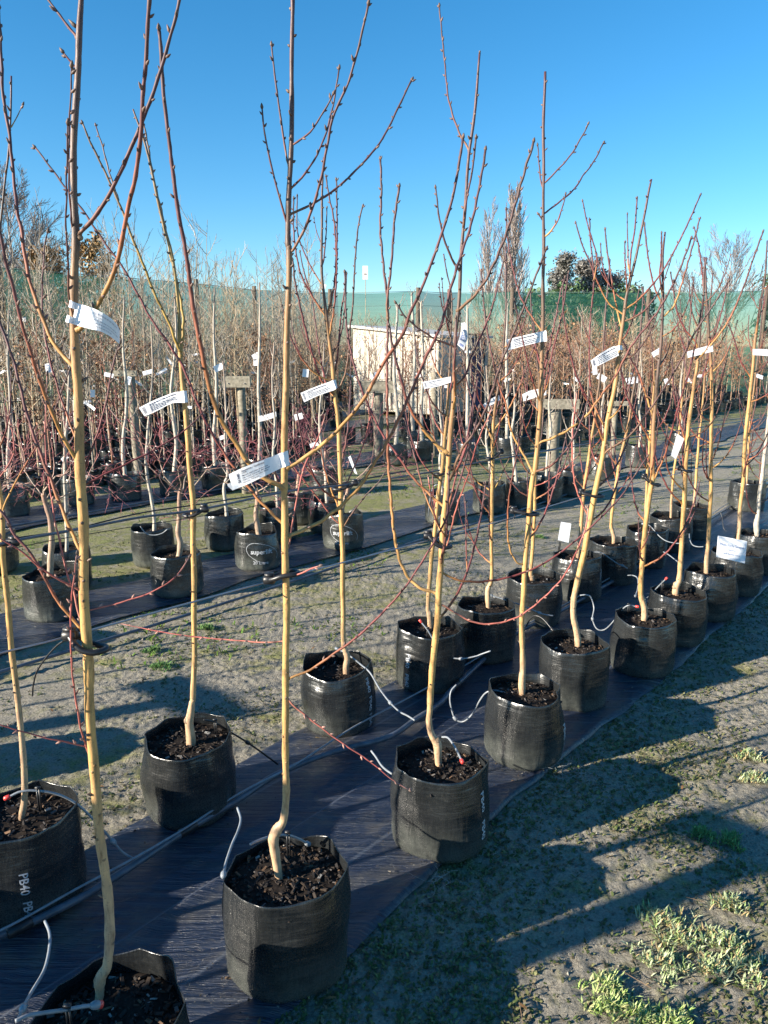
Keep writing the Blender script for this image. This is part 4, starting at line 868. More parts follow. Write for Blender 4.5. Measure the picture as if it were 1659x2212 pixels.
def standard(label,x,y,tp,seed,cat='tree',H=.30,col=WHT,nb=9,group='pale barked standard trees in the second group of rows',name='potted_tree',L=.34,style='wht',rag=.3,deep=.05,thick=1.0,chips=60):
    c=G(x,y,H); root=thing(name,label,cat,loc=(c[0],c[1],0),group=group); org=np.array((c[0],c[1],0))
    add_bag(root,.33,H,seed,res=.65,chips=chips,rag=rag,deep=deep,mat=BAG_OLD)
    rn=np.random.RandomState(seed); p3=[P(a,b,c[1])-org for a,b,_ in tp]; p3[0][2]=H-.07
    rad=[w_/2*px2m(c[1])*thick for _,_,w_ in tp]
    mb,t_,r_=trunk_limb(p3,rad,[(0,col),(.7,tuple(np.array(col)*.85)),(1,(.26,.2,.16))],seed,k=8,buds=False); link('trunk',mb.mesh('trunk',BARK),root)
    for b in range(nb):
        f=.35+.6*(b+rn.rand())/nb; j=int(f*(len(t_)-1)); a=rn.rand()*6.28; an=.9; q=t_[j]; pp=[q]
        for s in range(5): q=q+np.array((math.cos(a)*math.sin(an),math.sin(a)*math.sin(an),math.cos(an)))*L*(1.3-f)/5; an*=.72; a+=rn.normal(0,.2); pp.append(q)
        link('branch',limb(pp,np.linspace(.0042,.002,6)*thick,4,BST[style],seed*3+b,m=2,budsp=.05).mesh('branch',TWIG),root)
    return root
standard('white barked tree in a torn-topped bag with a drip hoop, between two maples',327,1137,[(333,1145,9),(333,1120,8),(326,1070,7),(318,1030,7),(316,980,6),(322,900,5),(330,800,4),(326,700,3)],211)
standard('white barked tree behind the nearest maple, green weeds in its bag',140,1180,[(143,1185,8),(144,1130,8),(141,1060,7),(140,980,7),(146,900,6),(150,800,5),(158,680,4)],212)
standard('white barked tree with bent foot left of the superlift bag',483,1108,[(490,1112,8),(487,1085,8),(484,1050,7),(492,1020,6),(486,960,5),(488,880,4),(482,780,3)],213)
standard('pale tree in the grey bag partly behind the superlift bag',600,1092,[(600,1095,8),(597,1040,7),(590,980,6),(594,920,5),(588,830,4),(592,740,3)],214)
standard('pale tree in the plain bag behind the second superlift bag',705,1078,[(706,1082,8),(703,1030,7),(694,960,6),(690,900,5),(697,820,4),(700,740,3)],215)
standard('pale tree in the bag just left of the hooked amber branch',957,1062,[(957,1066,7),(950,1000,6),(955,940,5),(948,870,4),(953,800,3)],216)
standard('pale tree in the sunny bag right of the double trunks, middle distance',1057,1043,[(1063,1046,8),(1058,1000,7),(1050,950,5),(1056,880,4),(1050,790,3)],217)
standard('pale tree in the squat bag left of the tall round post',1125,1035,[(1116,1040,9),(1110,990,7),(1105,940,6),(1112,880,5),(1108,800,3)],218)
standard('white trunked tree in the bag against the foot of the tall round post',1184,1025,[(1180,1030,7),(1183,980,6),(1190,930,6),(1186,870,5),(1192,790,3)],219)
standard('pale tree in the bag with ribbed sunny side right of the round post',1232,1013,[(1238,1016,6),(1240,970,5),(1236,920,5),(1242,860,4),(1238,780,3)],220)
standard('pale tree in the pair of bags farther along from the round post',1298,985,[(1300,990,6),(1304,940,5),(1300,890,5),(1306,830,4),(1302,760,3)],221)
standard('pale tree in the bag just behind the pair farther along from the round post',1380,962,[(1381,966,5),(1384,920,5),(1380,870,4),(1386,810,3),(1383,750,2.6)],222,nb=8)
standard('pale tree by the moss strip at the right, far end of the second rows',1470,935,[(1470,938,5),(1473,890,4),(1470,840,4),(1476,780,3)],223,nb=8)
dl=[(165,1030,'left of the two big black bags on the second strip'),(270,1022,'right of the two big black bags on the second strip'),(375,1013,'grey topped bag on the second strip behind the olive branches'),(20,1050,'dark bag on the second strip at the left edge'),(465,1003,'bag on the second strip just left of the nectarine label'),(560,990,'bag on the second strip behind the T shaped tag'),(855,958,'bag beside the foot of the wooden T post'),(912,950,'larger bag right of the foot of the wooden T post'),(893,930,'bag just behind the larger one right of the T post'),(1010,957,'bag on the second strip left of the sunny squat bag'),(1095,945,'bag behind the squat bag on the second strip')]
for i,(x,y,lb) in enumerate(dl):
    nr2=random.Random(i); dx=nr2.uniform(-6,6)
    standard('whitish bare tree in the '+lb,x,y,[(x,y+4,9),(x+dx,y-60,8),(x-dx,y-160,7),(x+dx,y-280,5),(x+dx*.3,y-380 if x<700 else y-300,3)],230+i,nb=11,L=.5,chips=0,group='white barked trees standing on the second strip')

# ------------------------------------------------------------------ rows of bare stock behind (copied trees)
def whip_proto(nm,seed,H,col,nb,L,leafy=0,twl=2,dens=1,rt=.0135,up=.10,lean=.02,f0=.3):
    rn=np.random.RandomState(seed); mt=MB(); z0=.22
    pts=[np.array((rn.randn()*lean*t*H*.6,rn.randn()*lean*t*H*.6,z0+(H-z0)*t)) for t in np.linspace(0,1,7)]
    tube(mt,*resample(pts,np.linspace(rt,rt*.25,7),2),5,grad([(0,col),(.6,tuple(np.array(col)*.9)),(1,tuple(np.array(col)*.55))],13))
    mc=MB(); cc=np.array(col)
    for b in range(nb):
        f=f0+(.97-f0)*(b+rn.rand())/nb; i=min(int(f*6),5); p=pts[i]+(pts[i+1]-pts[i])*(f*6-i); a=rn.rand()*6.28; an=.5+.6*rn.rand()
        d=np.array((math.cos(a)*math.sin(an),math.sin(a)*math.sin(an),math.cos(an)))
        rec(mc,p,d,L*(1.2-f*.8)*(.6+.8*rn.rand()),rt*.42,1,dict(wig=.16,up=up,ang=.6,len=.5,rmin=.0022,lev=twl,n=[0,3*dens,2]),cc*(.65+.3*rn.rand()),rn)
    if leafy:
        av=np.concatenate(mc.v)
        for k in range(leafy):
            p=av[rn.randint(len(av))]+rn.normal(0,.02,3); s=.016+.018*rn.rand(); u=rn.normal(0,1,3);u/=np.linalg.norm(u);v=np.cross(u,rn.normal(0,1,3));v/=np.linalg.norm(v)
            mc.add([p,p+u*s+v*s*.5,p+u*s*2,p+u*s-v*s*.5],[(0,1,2),(0,2,3)],np.array([(.22,.10,.05),(.30,.16,.08),(.18,.10,.06),(.34,.20,.10)][rn.randint(4)])*(.6+.7*rn.rand()))
    mb=MB(); k=12; V=[];F=[]
    for i,(z,r) in enumerate([(0,.13),(.04,.15),(.15,.155),(.24,.15),(.27,.155),(.225,.148),(.22,.0)]):
        for j in range(k): a=2*math.pi*j/k; rr=r*(1+.04*math.sin(3*a+seed+i)); V.append((rr*math.cos(a),rr*math.sin(a),z+(.012*math.sin(2*a+seed) if i==4 else 0)))
    F=[(i*k+j,i*k+(j+1)%k,(i+1)*k+(j+1)%k,(i+1)*k+j) for i in range(6) for j in range(k)]; mb.add(V,F,(.02,.02,.02))
    return dict(trunk=mt.mesh('trunk',TWIG),crown=mc.mesh('crown',TWIG,smooth=False),bag=mb.mesh('grow_bag',BAG_OLD),H=H,raw=(mt,mc,mb))
GRW=(.42,.37,.30); TNW=(.44,.34,.22); BRW=(.32,.22,.15)
tall=[whip_proto('t',300+i,3.0+.22*i,[GRW,TNW,(.34,.28,.21)][i%3],16,.75,dens=1) for i in range(6)]
mid=[whip_proto('m',320+i,2.0+.13*i,[GRW,TNW,BRW][i%3],17,.5,dens=1) for i in range(7)]
leafy=[whip_proto('l',340+i,1.65+.12*i,BRW,22,.42,leafy=260,dens=1,f0=.15) for i in range(4)]
redb=[whip_proto('r',360+i,1.9+.1*i,(.30,.15,.10),17,.55,dens=1,f0=.25) for i in range(3)]
nr=np.random.RandomState(12); cand=[]
n=ND+1.05; row=0
while n<24:
    s=-14+nr.rand()*.4
    while s<30:
        p=SN(s+nr.randn()*.06,n+nr.randn()*.05); s+=.30 if row%2 else .34
        if p[1]<4.5: continue
        x,y,z=pix((p[0],p[1],1.2))
        if not(-160<x<1830): continue
        yf=np.interp(p[0],[q[0] for q in FP],[q[1] for q in FP])
        if p[1]>yf-.8: continue
        if 1.4<p[1]-15<6.5 and 730<x<1075: continue     # the shed stands here
        cand.append((p[1],x,p,row))
    row+=1; n+=.62 if row%3 else 1.35
for n_,s0_,s1_ in((6.15,10.6,25),(7.1,10.9,26)):
    s=s0_
    while s<s1_:
        p=SN(s+nr.randn()*.04,n_+nr.randn()*.04); s+=.56
        x,y,z=pix((p[0],p[1],1.2))
        if x<1830: cand.append((p[1],x,p,0))
cand.sort(key=lambda q:q[0]); print('candidates',len(cand))
labs={'tall':('tall bare pale whip tree standing in the crowded rows before the left fence','tree','tall bare whip trees in the crowded rear rows'),
      'mid':('bare twiggy young tree standing in the crowded rows towards the fence','tree','bare young trees in the crowded rear rows'),
      'leafy':('bushy young tree keeping dry brown leaves in the crowded rear rows','tree','brown leafed young trees in the rear rows'),
      'redb':('reddish twigged bare young tree in the crowded rear rows','tree','reddish twigged young trees in the rear rows')}
cnt={}; stuff=MB(); stuffb=MB()
for (d,x,p,row) in cand:
    rr=nr.rand()
    if x<700 and row>=1: kd='tall' if (rr<.62 and d>6.2) else ('leafy' if (rr<.78 and d>7.5) else 'mid')
    elif x<700: kd='mid' if rr<.8 else 'redb'
    elif x<1080: kd='mid' if rr<.75 else ('redb' if rr<.9 else 'leafy')
    else: kd='mid' if rr<.45 else ('redb' if rr<.68 else 'leafy')
    if 700<x<1075 and 8<d<17.2 and rr<.42: continue
    L={'tall':tall,'mid':mid,'leafy':leafy,'redb':redb}[kd]; pr=L[nr.randint(len(L))]; rz=nr.rand()*6.28; sc_=.90+.2*nr.rand()
    if kd!='tall' and d>7: sc_=min(sc_,(CAMH+(745-672)/FPX*d)/pr['H']*(.9+.15*nr.rand()))
    if kd=='tall': sc_*=.88
    cnt[kd]=cnt.get(kd,0)
    if cnt[kd]<75 and sum(cnt.values())<285:
        cnt[kd]+=1; lb=labs[kd]; root=thing('bare_tree',lb[0],lb[1],loc=(p[0],p[1],0),rz=rz,group=lb[2]); root.scale=(sc_,)*3
        for nm in('trunk','crown'): link(nm,pr[nm],root)
        link('grow_bag',pr['bag'],root)
    else:
        c_,s_=math.cos(rz)*sc_,math.sin(rz)*sc_
        for qi,q in enumerate(pr['raw']):
            dst=stuffb if qi==2 else stuff
            v=np.concatenate(q.v); v=np.column_stack((v[:,0]*c_-v[:,1]*s_,v[:,0]*s_+v[:,1]*c_,v[:,2]*sc_))+np.array((p[0],p[1],0))
            dst.add(v,q.f,np.concatenate(q.c))
print(cnt, 'stuff verts', stuff.n)
if stuff.n:
    o=kind(link('bare_trees',stuff.mesh('bare_trees',TWIG,smooth=False)),'stuff'); o['label']='mass of bare young nursery trees crowded in front of the far fence'; o['category']='trees'
    o=kind(link('grow_bags',stuffb.mesh('grow_bags',BAG_OLD)),'stuff'); o['label']='mass of black bags under the crowded trees in front of the far fence'; o['category']='bags'
# ------------------------------------------------------------------ posts with cross rails
def post(label,px,ytop,ybot_depth,wpx,bar=None,col=(.24,.215,.165),r=None):
    Y=ybot_depth; t=P(px,ytop,Y); o=thing('rail_post',label,'post',loc=(t[0],Y,0)); r=wpx/2*px2m(Y); mb=MB()
    zs=np.linspace(-.1,t[2],9); tube(mb,[(.004*math.sin(z*9),.004*math.cos(z*7),z) for z in zs],r*(1+.02*np.sin(zs*11)),14,np.array(col)); link('post',mb.mesh('post',WOOD),o)
    if bar:
        x0,x1,y0,y1=bar; a=P(x0,y0,Y);b=P(x1,y1,Y); mb=MB(); hh=abs(a[2]-b[2])
        boxm(mb,(((a[0]+b[0])/2)-t[0],-r-.022,(a[2]+b[2])/2),abs(b[0]-a[0]),.04,hh,(.30,.27,.21),rz=R(0)); link('cross_rail',mb.mesh('cross_rail',WOOD,smooth=False),o)
        mb=MB()
        for dx in(-.3,.3): tube(mb,[(dx*abs(b[0]-a[0])+((a[0]+b[0])/2)-t[0],-r-.05,b[2]+hh*.35),(dx*abs(b[0]-a[0])+((a[0]+b[0])/2)-t[0],-r-.038,b[2]+hh*.35)],[.008,.008],6,(.2,.2,.2))
        link('bolt',mb.mesh('bolt',TWIG),o)
def Yg(x,y): return G(x,y,0)[1]
post('round wooden T post in front of the cream shed, purple maple at its foot',817,846,Yg(817,985),21,(776,853,822,848))
post('thickest round wooden T post with pale rail, right of centre',1199,880,Yg(1199,1035),27,(1156,1246,861,882))
post('wooden T post behind the olive-branched tree, blue tag hanging beside it',282,802,9.2,17,(250,300,800,812))
post('grey wooden T post just left of the central amber trunk',521,830,8.6,17,(484,543,812,836))
post('wooden post far left behind the crossing maroon branches',77,778,10.5,15,(52,86,772,784))
post('short round wooden post in front of the right end of the cream shed',939,804,11.5,14,None)
post('grey wooden T post in the rear rows at the right, dark rail',1330,870,10.5,12,(1310,1362,866,876))
# ------------------------------------------------------------------ shed and cabinet
a=P(763,702,19.0); b=P(950,724,17.4); Y=19.0
o=thing('shed','cream panelled shed with sloping roof edge standing behind the crowded trees','shed',loc=(a[0],Y,0),rz=math.atan2(b[1]-a[1],b[0]-a[0])); W_=math.hypot(b[0]-a[0],b[1]-a[1])
mb=MB(); mb.add([(0,0,.1),(W_,0,.1),(W_,0,b[2]-.06),(0,0,a[2]-.06),(.0,2.2,.1),(W_,2.2,.1),(W_,2.2,b[2]-.06),(0,2.2,a[2]-.06)],[(0,1,2,3),(5,4,7,6),(4,0,3,7),(1,5,6,2),(4,5,1,0),(3,2,6,7)],(1,1,1)); link('wall',mb.mesh('wall',CREAM,smooth=False),o)
npn=7
for i in range(npn):
    x0=W_*i/npn+.008; x1=W_*(i+1)/npn-.008; z0=lambda x:a[2]+(b[2]-a[2])*x/W_-.10; mb=MB()
    mb.add([(x0,-.018,.12),(x1,-.018,.12),(x1,-.018,z0(x1)),(x0,-.018,z0(x0)),(x0,-.002,.12),(x1,-.002,.12),(x1,-.002,z0(x1)),(x0,-.002,z0(x0))],[(0,1,2,3),(4,0,3,7),(1,5,6,2),(3,2,6,7),(4,5,1,0)],(1,1,1)); link('wall_panel',mb.mesh('wall_panel',CREAM,smooth=False),o)
mb=MB(); mb.add([(-.08,-.12,a[2]-.055),(W_+.08,-.12,b[2]-.055),(W_+.08,-.12,b[2]),(-.08,-.12,a[2]),(-.08,2.3,a[2]-.055),(W_+.08,2.3,b[2]-.055),(W_+.08,2.3,b[2]),(-.08,2.3,a[2])],[(0,1,2,3),(5,4,7,6),(4,0,3,7),(1,5,6,2),(4,5,1,0),(3,2,6,7)],(1,1,1)); link('roof',mb.mesh('roof',mat_plain('pale_roof',(.55,.50,.44),.5),smooth=False),o)
mb=MB()
for fx in (.47,.60): boxm(mb,(W_*fx,-.03,1.0),.025,.02,1.7,(.25,.22,.18))
link('door_frame',mb.mesh('door_frame',WOOD,smooth=False),o)
Y=18.5; a=P(953,728,Y); b=P(1046,734,Y); W_=b[0]-a[0]; Ht=a[2]
o=thing('cabinet','dark framed cabinet with purple blue panels right of the cream shed','cabinet',loc=(a[0],Y,0)); mb=MB(); boxm(mb,(W_/2,.5,Ht/2),W_-.04,1.0,Ht-.1,(1,1,1)); link('body',mb.mesh('body',PURPLE,smooth=False),o)
for i in range(5):
    mb=MB(); boxm(mb,(W_*(i+.5)/5,-.02,Ht*.45),W_/5-.03,.03,Ht*.8,(1,1,1)); link('panel',mb.mesh('panel',PURPLE,smooth=False),o)
for i in range(3):
    mb=MB(); boxm(mb,(W_/2,.5,Ht-.03+i*.05),W_+.06,1.1,.022,(1,1,1)); link('roof_slat',mb.mesh('roof_slat',DARK,smooth=False),o)
for i in range(2):
    mb=MB(); boxm(mb,(W_*i,-.03,Ht/2),.06,.06,Ht,(1,1,1)); link('frame',mb.mesh('frame',DARK,smooth=False),o)
# ------------------------------------------------------------------ wires, pipes, ties, drip hoses
def cable(name,label,cat,pts,rads,mat,m=6,k=8):
    p,r=resample(pts,rads,m); mb=MB(); tube(mb,p,r,k,(1,1,1)); return thing(name,label,cat,me=mb.mesh(name,mat))
FY={k:v[1] for k,v in FG.items()}
wpts=[(-60,1428,FY['B1']-.25),(0,1411,FY['B1']-.1),(150,1374,FY['B1']+.02),(455,1290,1.62),(583,1256,FY['B2']+.03),(930,1166,FY['B3']+.0),(1110,1117,FY['B4']+.0),(1257,1073,FY['B5']+.0),(1403,1037,FY['B6']),(1476,1020,FY['B7']),(1600,985,FY['B9']),(1700,960,6.2)]
cable('support_wire','taut galvanised wire tying the nearest row of trees at half height','wire',[P(*q) for q in wpts],[.0022]*len(wpts),WIRE,4,6)
apts=[(-80,1200,FY['A1']-.2),(22,1170,FY['A1']),(150,1147,2.15),(300,1118,2.33),(436,1100,FY['A2']),(620,1062,2.9),(757,1046,FY['A3']),(922,1021,FY['A4']),(1050,996,FY['A5']),(1183,974,FY['A6']),(1288,956,FY['A7']),(1400,940,FY['A8']),(1500,925,FY['A9']),(1660,902,7.0)]
cable('support_hose','thick black hose strung along the rear line of trees at half height','hose',[P(*q) for q in apts],[.0042]*len(apts),PIPE,5,8)
ap2=[(x,y-7+5*math.sin(x*.012),Y+.04) for x,y,Y in apts]
cable('cable','thin black cable running just above the thick hose of the rear line','cable',[P(*q) for q in ap2],[.0024]*len(ap2),RUBBER,4,6)
pp=[(-60,2048),(0,2020),(67,1992),(213,1917),(400,1795),(515,1727),(600,1672),(717,1625),(839,1592),(900,1552),(952,1518),(986,1480),(1106,1374),(1216,1317),(1293,1273),(1389,1217),(1473,1163),(1556,1107),(1659,1043),(1760,985)]
cable('irrigation_pipe','grey black irrigation pipe snaking along the weed mat between the two front rows','pipe',[G(x,y,.046) for x,y in pp],[.0125]*len(pp),PIPE,8,10)
p2=[(-60,2034),(23,1999),(167,1919),(293,1852),(405,1786),(520,1712),(640,1650),(770,1567),(920,1487),(1053,1407),(1106,1366),(1216,1308),(1293,1262),(1389,1207),(1473,1154),(1556,1098),(1659,1034)]
cable('drip_line','thin pale line lying just above the irrigation pipe','wire',[G(x,y,.070) for x,y in p2],[.0042]*len(p2),TUBE,6,6)
p3=[(-40,1700),(120,1610)]
# pipe joints
for (x,y,lb) in [(42,2004,'black coupling on the irrigation pipe at the lower left'),(405,1791,'black coupling on the irrigation pipe below the bag with the olive tree'),(985,1481,'black coupling on the irrigation pipe where the drip hose loop leaves it')]:
    i=min(range(len(pp)-1),key=lambda i:abs(pp[i][0]-x)); a=G(pp[i][0],pp[i][1],.046); b=G(pp[i+1][0],pp[i+1][1],.046); d=(b-a)/np.linalg.norm(b-a); c=G(x,y,.046); c=a+d*np.dot(c-a,d)
    mb=MB(); tube(mb,[c-d*.035,c-d*.032,c+d*.032,c+d*.035],[.013,.0165,.0165,.013],10,(1,1,1)); thing('pipe_coupling',lb,'pipe fitting',me=mb.mesh('pipe_coupling',RUBBER))
def tie(label,key,ty,cx,cy,flip=1,r=.0062):
    """rubber loop round the trunk, clipped to the wire"""
    Y=FY[key]; TP=dict(B1=0); c=P(cx,cy,Y); tx=TIEX[key]; t=P(tx,ty,Y+.0)
    d=t-c; L=np.linalg.norm(d[:2]); u=np.array((d[0],d[1],0))/L; v=np.array((-u[1],u[0],0))*flip; rt=TIER[key]*px2m(Y)/2+r+.003
    dz=d[2]; A=[]
    for f,s in ((0,-.25),(.35,-.75),(.8,-1.0)): A.append(c+u*L*f+v*rt*s+np.array((0,0,dz*f)))
    for k in range(1,8):
        a=-math.pi/2+math.pi*k/8; A.append(t+u*(rt*1.75*math.cos(a))+v*rt*math.sin(a)*1.0)
    for f,s in ((.8,1.0),(.35,.75),(0,.25)): A.append(c+u*L*f+v*rt*s+np.array((0,0,dz*f)))
    root=thing('tree_tie',label,'tree tie',loc=tuple(c)); p,_=resample(A,[r]*len(A),4); mb=MB(); tube(mb,p,[r]*len(p),9,(1,1,1)); link('loop',mb.mesh('loop',RUBBER,origin=c),root)
    mb=MB(); tube(mb,[c-u*.016,c-u*.012,c+u*.010,c+u*.014],[.007,.0125,.0125,.009],10,(1,1,1))
    boxm(mb,c+np.array((0,0,.012)),.022,.016,.010,(1,1,1),rz=math.atan2(u[1],u[0])); link('clip',mb.mesh('clip',RUBBER,origin=c),root)
    return c
TIEX=dict(B1=192,B2=617,B3=951,B4=1144,B5=1284,B6=1410,B7=1482,B9=1608,A1=6,A2=417,A3=736,A4=954,A5=1064,A6=1158,A7=1270)
TIER=dict(B1=25,B2=17,B3=15,B4=12,B5=13,B6=11,B7=9,B9=9,A1=13,A2=12,A3=10,A4=8,A5=8,A6=7,A7=7)
tie('largest black rubber tie loop, around the nearest amber trunk at left','B1',1402,152,1372)
tie('black rubber tie pointing left from the central amber trunk','B2',1238,582,1252,-1)
tie('black rubber tie hugging the trunk with the hooked branch','B3',1180,925,1157)
tie('black rubber tie on the straight spire-topped tree','B4',1110,1110,1103)
tie('black rubber tie on the leaning tree with the crooked foot','B5',1071,1256,1064)
tie('small black tie on the sixth tree of the front row','B6',1047,1392,1030)
tie('small black tie on the tree with the thick graft knob','B7',1018,1470,1012)
tie('black tie with grey tape on the tree at the left edge','A1',1172,30,1171)
tie('grey black tie right of the trunk with the olive branches','A2',1113,441,1100)
tie('black tie loop on the tree with fan of maroon shoots','A3',1056,766,1044)
tie('small black tie where hose meets the slim second stem','A4',1024,975,1012)
tie('small black tie on the dogleg tree of the rear line','A5',990,1082,976)
def wireend(label,pts,Ya,Yb,r=.0018): 
    n=len(pts); cable('wire_end',label,'wire',[P(x,y,Ya+(Yb-Ya)*i/(n-1)) for i,(x,y) in enumerate(pts)],[r]*n,RUBBER,6,6)
wireend('loose black cord hanging from the largest tie down to the left',[(152,1376),(125,1393),(100,1420),(80,1450),(72,1480),(70,1503)],FY['B1'],FY['B1']+.05)
wireend('short loose end hanging from the tie on the straight tree',[(1110,1106),(1112,1114),(1108,1124)],FY['B4'],FY['B4'])
def hose(label,pts,Ya,Yb,r=.0038,mat=None,red=False,peg=None,join=None,zmin=.022):
    n=len(pts); L=[0]
    for i in range(1,n): L.append(L[-1]+math.hypot(pts[i][0]-pts[i-1][0],pts[i][1]-pts[i-1][1]))
    q=[]
    for i,(x,y) in enumerate(pts):
        p=P(x,y,Ya+(Yb-Ya)*L[i]/L[-1])
        if p[2]<zmin: p=G(x,y,zmin)
        q.append(p)
    root=thing('drip_hose',label,'drip hose',loc=tuple(q[0])); p,_=resample(q,[r]*n,6); mb=MB(); tube(mb,p,[r]*len(p),7,(1,1,1)); link('hose',mb.mesh('hose',mat or TUBE,origin=q[0]),root)
    if red is not None:
        d=q[-1]-q[-2] if red!='first' else q[0]-q[1]; e=q[-1] if red!='first' else q[0]; d/=np.linalg.norm(d); mb=MB(); tube(mb,[e-d*.004,e,e+d*.014,e+d*.016],[r*1.1,r*1.9,r*1.9,r*1.2],9,(1,1,1)); link('emitter',mb.mesh('emitter',RED if red else TUBE,origin=q[0]),root)
    if join is not None:
        j=join; d=q[min(j+1,n-1)]-q[j-1]; d/=np.linalg.norm(d); mb=MB(); tube(mb,[q[j]-d*.012,q[j]-d*.005,q[j]+d*.005,q[j]+d*.012],[r*1.3,r*2.2,r*2.2,r*1.3],9,(1,1,1)); link('connector',mb.mesh('connector',mat or TUBE,origin=q[0]),root)
    if peg is not None:
        e=q[peg]; mb=MB(); boxm(mb,e+np.array((0,0,-.028)),.004,.006,.075,(1,1,1)); boxm(mb,e+np.array((.007,0,-.028)),.003,.006,.07,(1,1,1)); boxm(mb,e+np.array((.003,0,.010)),.016,.008,.006,(1,1,1)); link('peg',mb.mesh('peg',RUBBER,origin=q[0]),root)
    return root
hose('drip hose into the bag lettered PB40 twice, red cap at its end',[(298,1860),(265,1841),(245,1818),(200,1768),(165,1736),(125,1716),(80,1708),(45,1710),(20,1721)],2.12,2.0,red=True,peg=6,join=2)
hose('dark drip hose leaving the bag of the olive branched tree',[(600,1651),(580,1636),(535,1604),(494,1579),(463,1560),(440,1555)],2.72,2.52,mat=RUBBER,red=None,peg=4,join=2)
hose('drip hose running down to the nearest bag at the lower left corner',[(97,1990),(106,2012),(108,2035),(103,2070),(93,2101),(67,2145),(50,2178),(38,2205)],1.62,1.25,join=6,red=None)
hose('drip hose lying across the soil of the nearest bag, red tip at the trunk',[(33,2206),(60,2194),(100,2187),(143,2181),(180,2174),(207,2171)],1.22,1.31,red=True,peg=3,r=.0042,join=5)
hose('drip hose hooked over the left rim of the bag nearest the photo centre bottom',[(513,1745),(520,1770),(514,1795),(503,1820),(494,1845),(487,1868),(483,1889)],1.98,1.70,join=6,red=None)
hose('drip hose inside the bag nearest the photo centre bottom, on a forked peg',[(540,1824),(555,1817),(585,1807),(620,1804),(645,1812),(662,1821)],1.76,1.88,peg=3,red=False)
hose('drip hose end at the left of the bag with the drooping pink branch',[(802,1622),(812,1635),(823,1652),(834,1663),(847,1672)],2.45,2.30,red=None)
hose('drip hose coming over the back rim into the bag with the long drooping pink branch',[(955,1592),(968,1594),(981,1611),(990,1628),(997,1642)],2.44,2.28,red=True)
hose('drip hose from the torn bag down to the irrigation pipe bend',[(896,1556),(880,1546),(863,1537),(843,1518),(820,1488),(800,1454),(780,1436),(760,1420),(742,1408),(729,1402)],2.72,3.24,red=False,join=3,peg=8)
hose('drip hose from the pipe up to the bag with the slim second stem, red cap',[(1060,1406),(1040,1413),(1026,1418),(996,1423),(966,1418),(950,1402),(935,1380),(923,1360),(910,1344)],3.35,3.48,red=True,join=3,peg=7)
hose('looped drip hose lying on the mat left of the straight tree bag',[(986,1479),(975,1492),(972,1510),(975,1530),(983,1552),(1000,1559),(1020,1543),(1036,1514),(1048,1498),(1062,1492),(1080,1493),(1106,1503),(1120,1511)],3.05,2.86,red=False,join=4,peg=10)
hose('short arching hose behind the leaning tree bag',[(1136,1354),(1145,1338),(1156,1330),(1173,1337),(1193,1360)],3.55,3.42,red=None,mat=RUBBER,join=4)
hose('swan necked drip hose between the fifth and sixth bags with red cap',[(1253,1286),(1266,1285),(1276,1290),(1283,1313),(1280,1337),(1289,1358),(1306,1360),(1326,1341),(1343,1318),(1357,1308),(1374,1310)],4.05,3.80,red=True,join=4,peg=9)
hose('drip hose from the dogleg tree bag to the pipe',[(1195,1330),(1180,1328),(1165,1324),(1131,1309),(1089,1295),(1063,1287)],3.9,4.0,red=False,join=2)
hose('drip hose rising to a red cap at the knobbed tree bag',[(1390,1298),(1405,1285),(1418,1271),(1430,1259),(1438,1251)],4.25,4.12,red=True,peg=3)
hose('short hooked hose from the pipe beside the sixth trunk',[(1356,1243),(1367,1243),(1377,1249),(1378,1268),(1373,1287)],4.6,4.2,red=None,join=4)
hose('drip hose from the bag behind the small white stake label',[(1356,1228),(1345,1222),(1333,1217),(1306,1198),(1293,1193),(1279,1193)],4.95,5.05,red=False,join=1)
hose('drip hose from the eighth bag of the rear line',[(1470,1174),(1456,1173),(1438,1168),(1423,1157),(1404,1136),(1390,1132)],5.3,5.6,red=False)
hose('short drip hose beyond the pipe beside the knobbed tree',[(1433,1192),(1445,1199),(1457,1208),(1468,1217)],5.1,4.8,red=None)
hose('drip hose curving on the mat left of the big sign tree',[(1489,1153),(1490,1165),(1496,1177),(1507,1181),(1519,1181)],5.4,5.1,red=None)
hose('black hook shaped hose on the mat above the big sign',[(1556,1106),(1560,1118),(1563,1140),(1568,1147)],6.0,5.9,red=None,mat=RUBBER)
hose('thin looped hose standing up in the middle distance beside a puddle of wet mat',[(925,1116),(930,1070),(938,1050),(950,1048),(965,1060),(968,1085),(955,1110),(940,1130)],6.0,5.8,red=None,r=.004)
hose('drip hose hoop over the torn bag with the white barked tree',[(303,1137),(315,1152),(333,1156),(350,1152),(362,1143)],5.3,5.3,red=None)

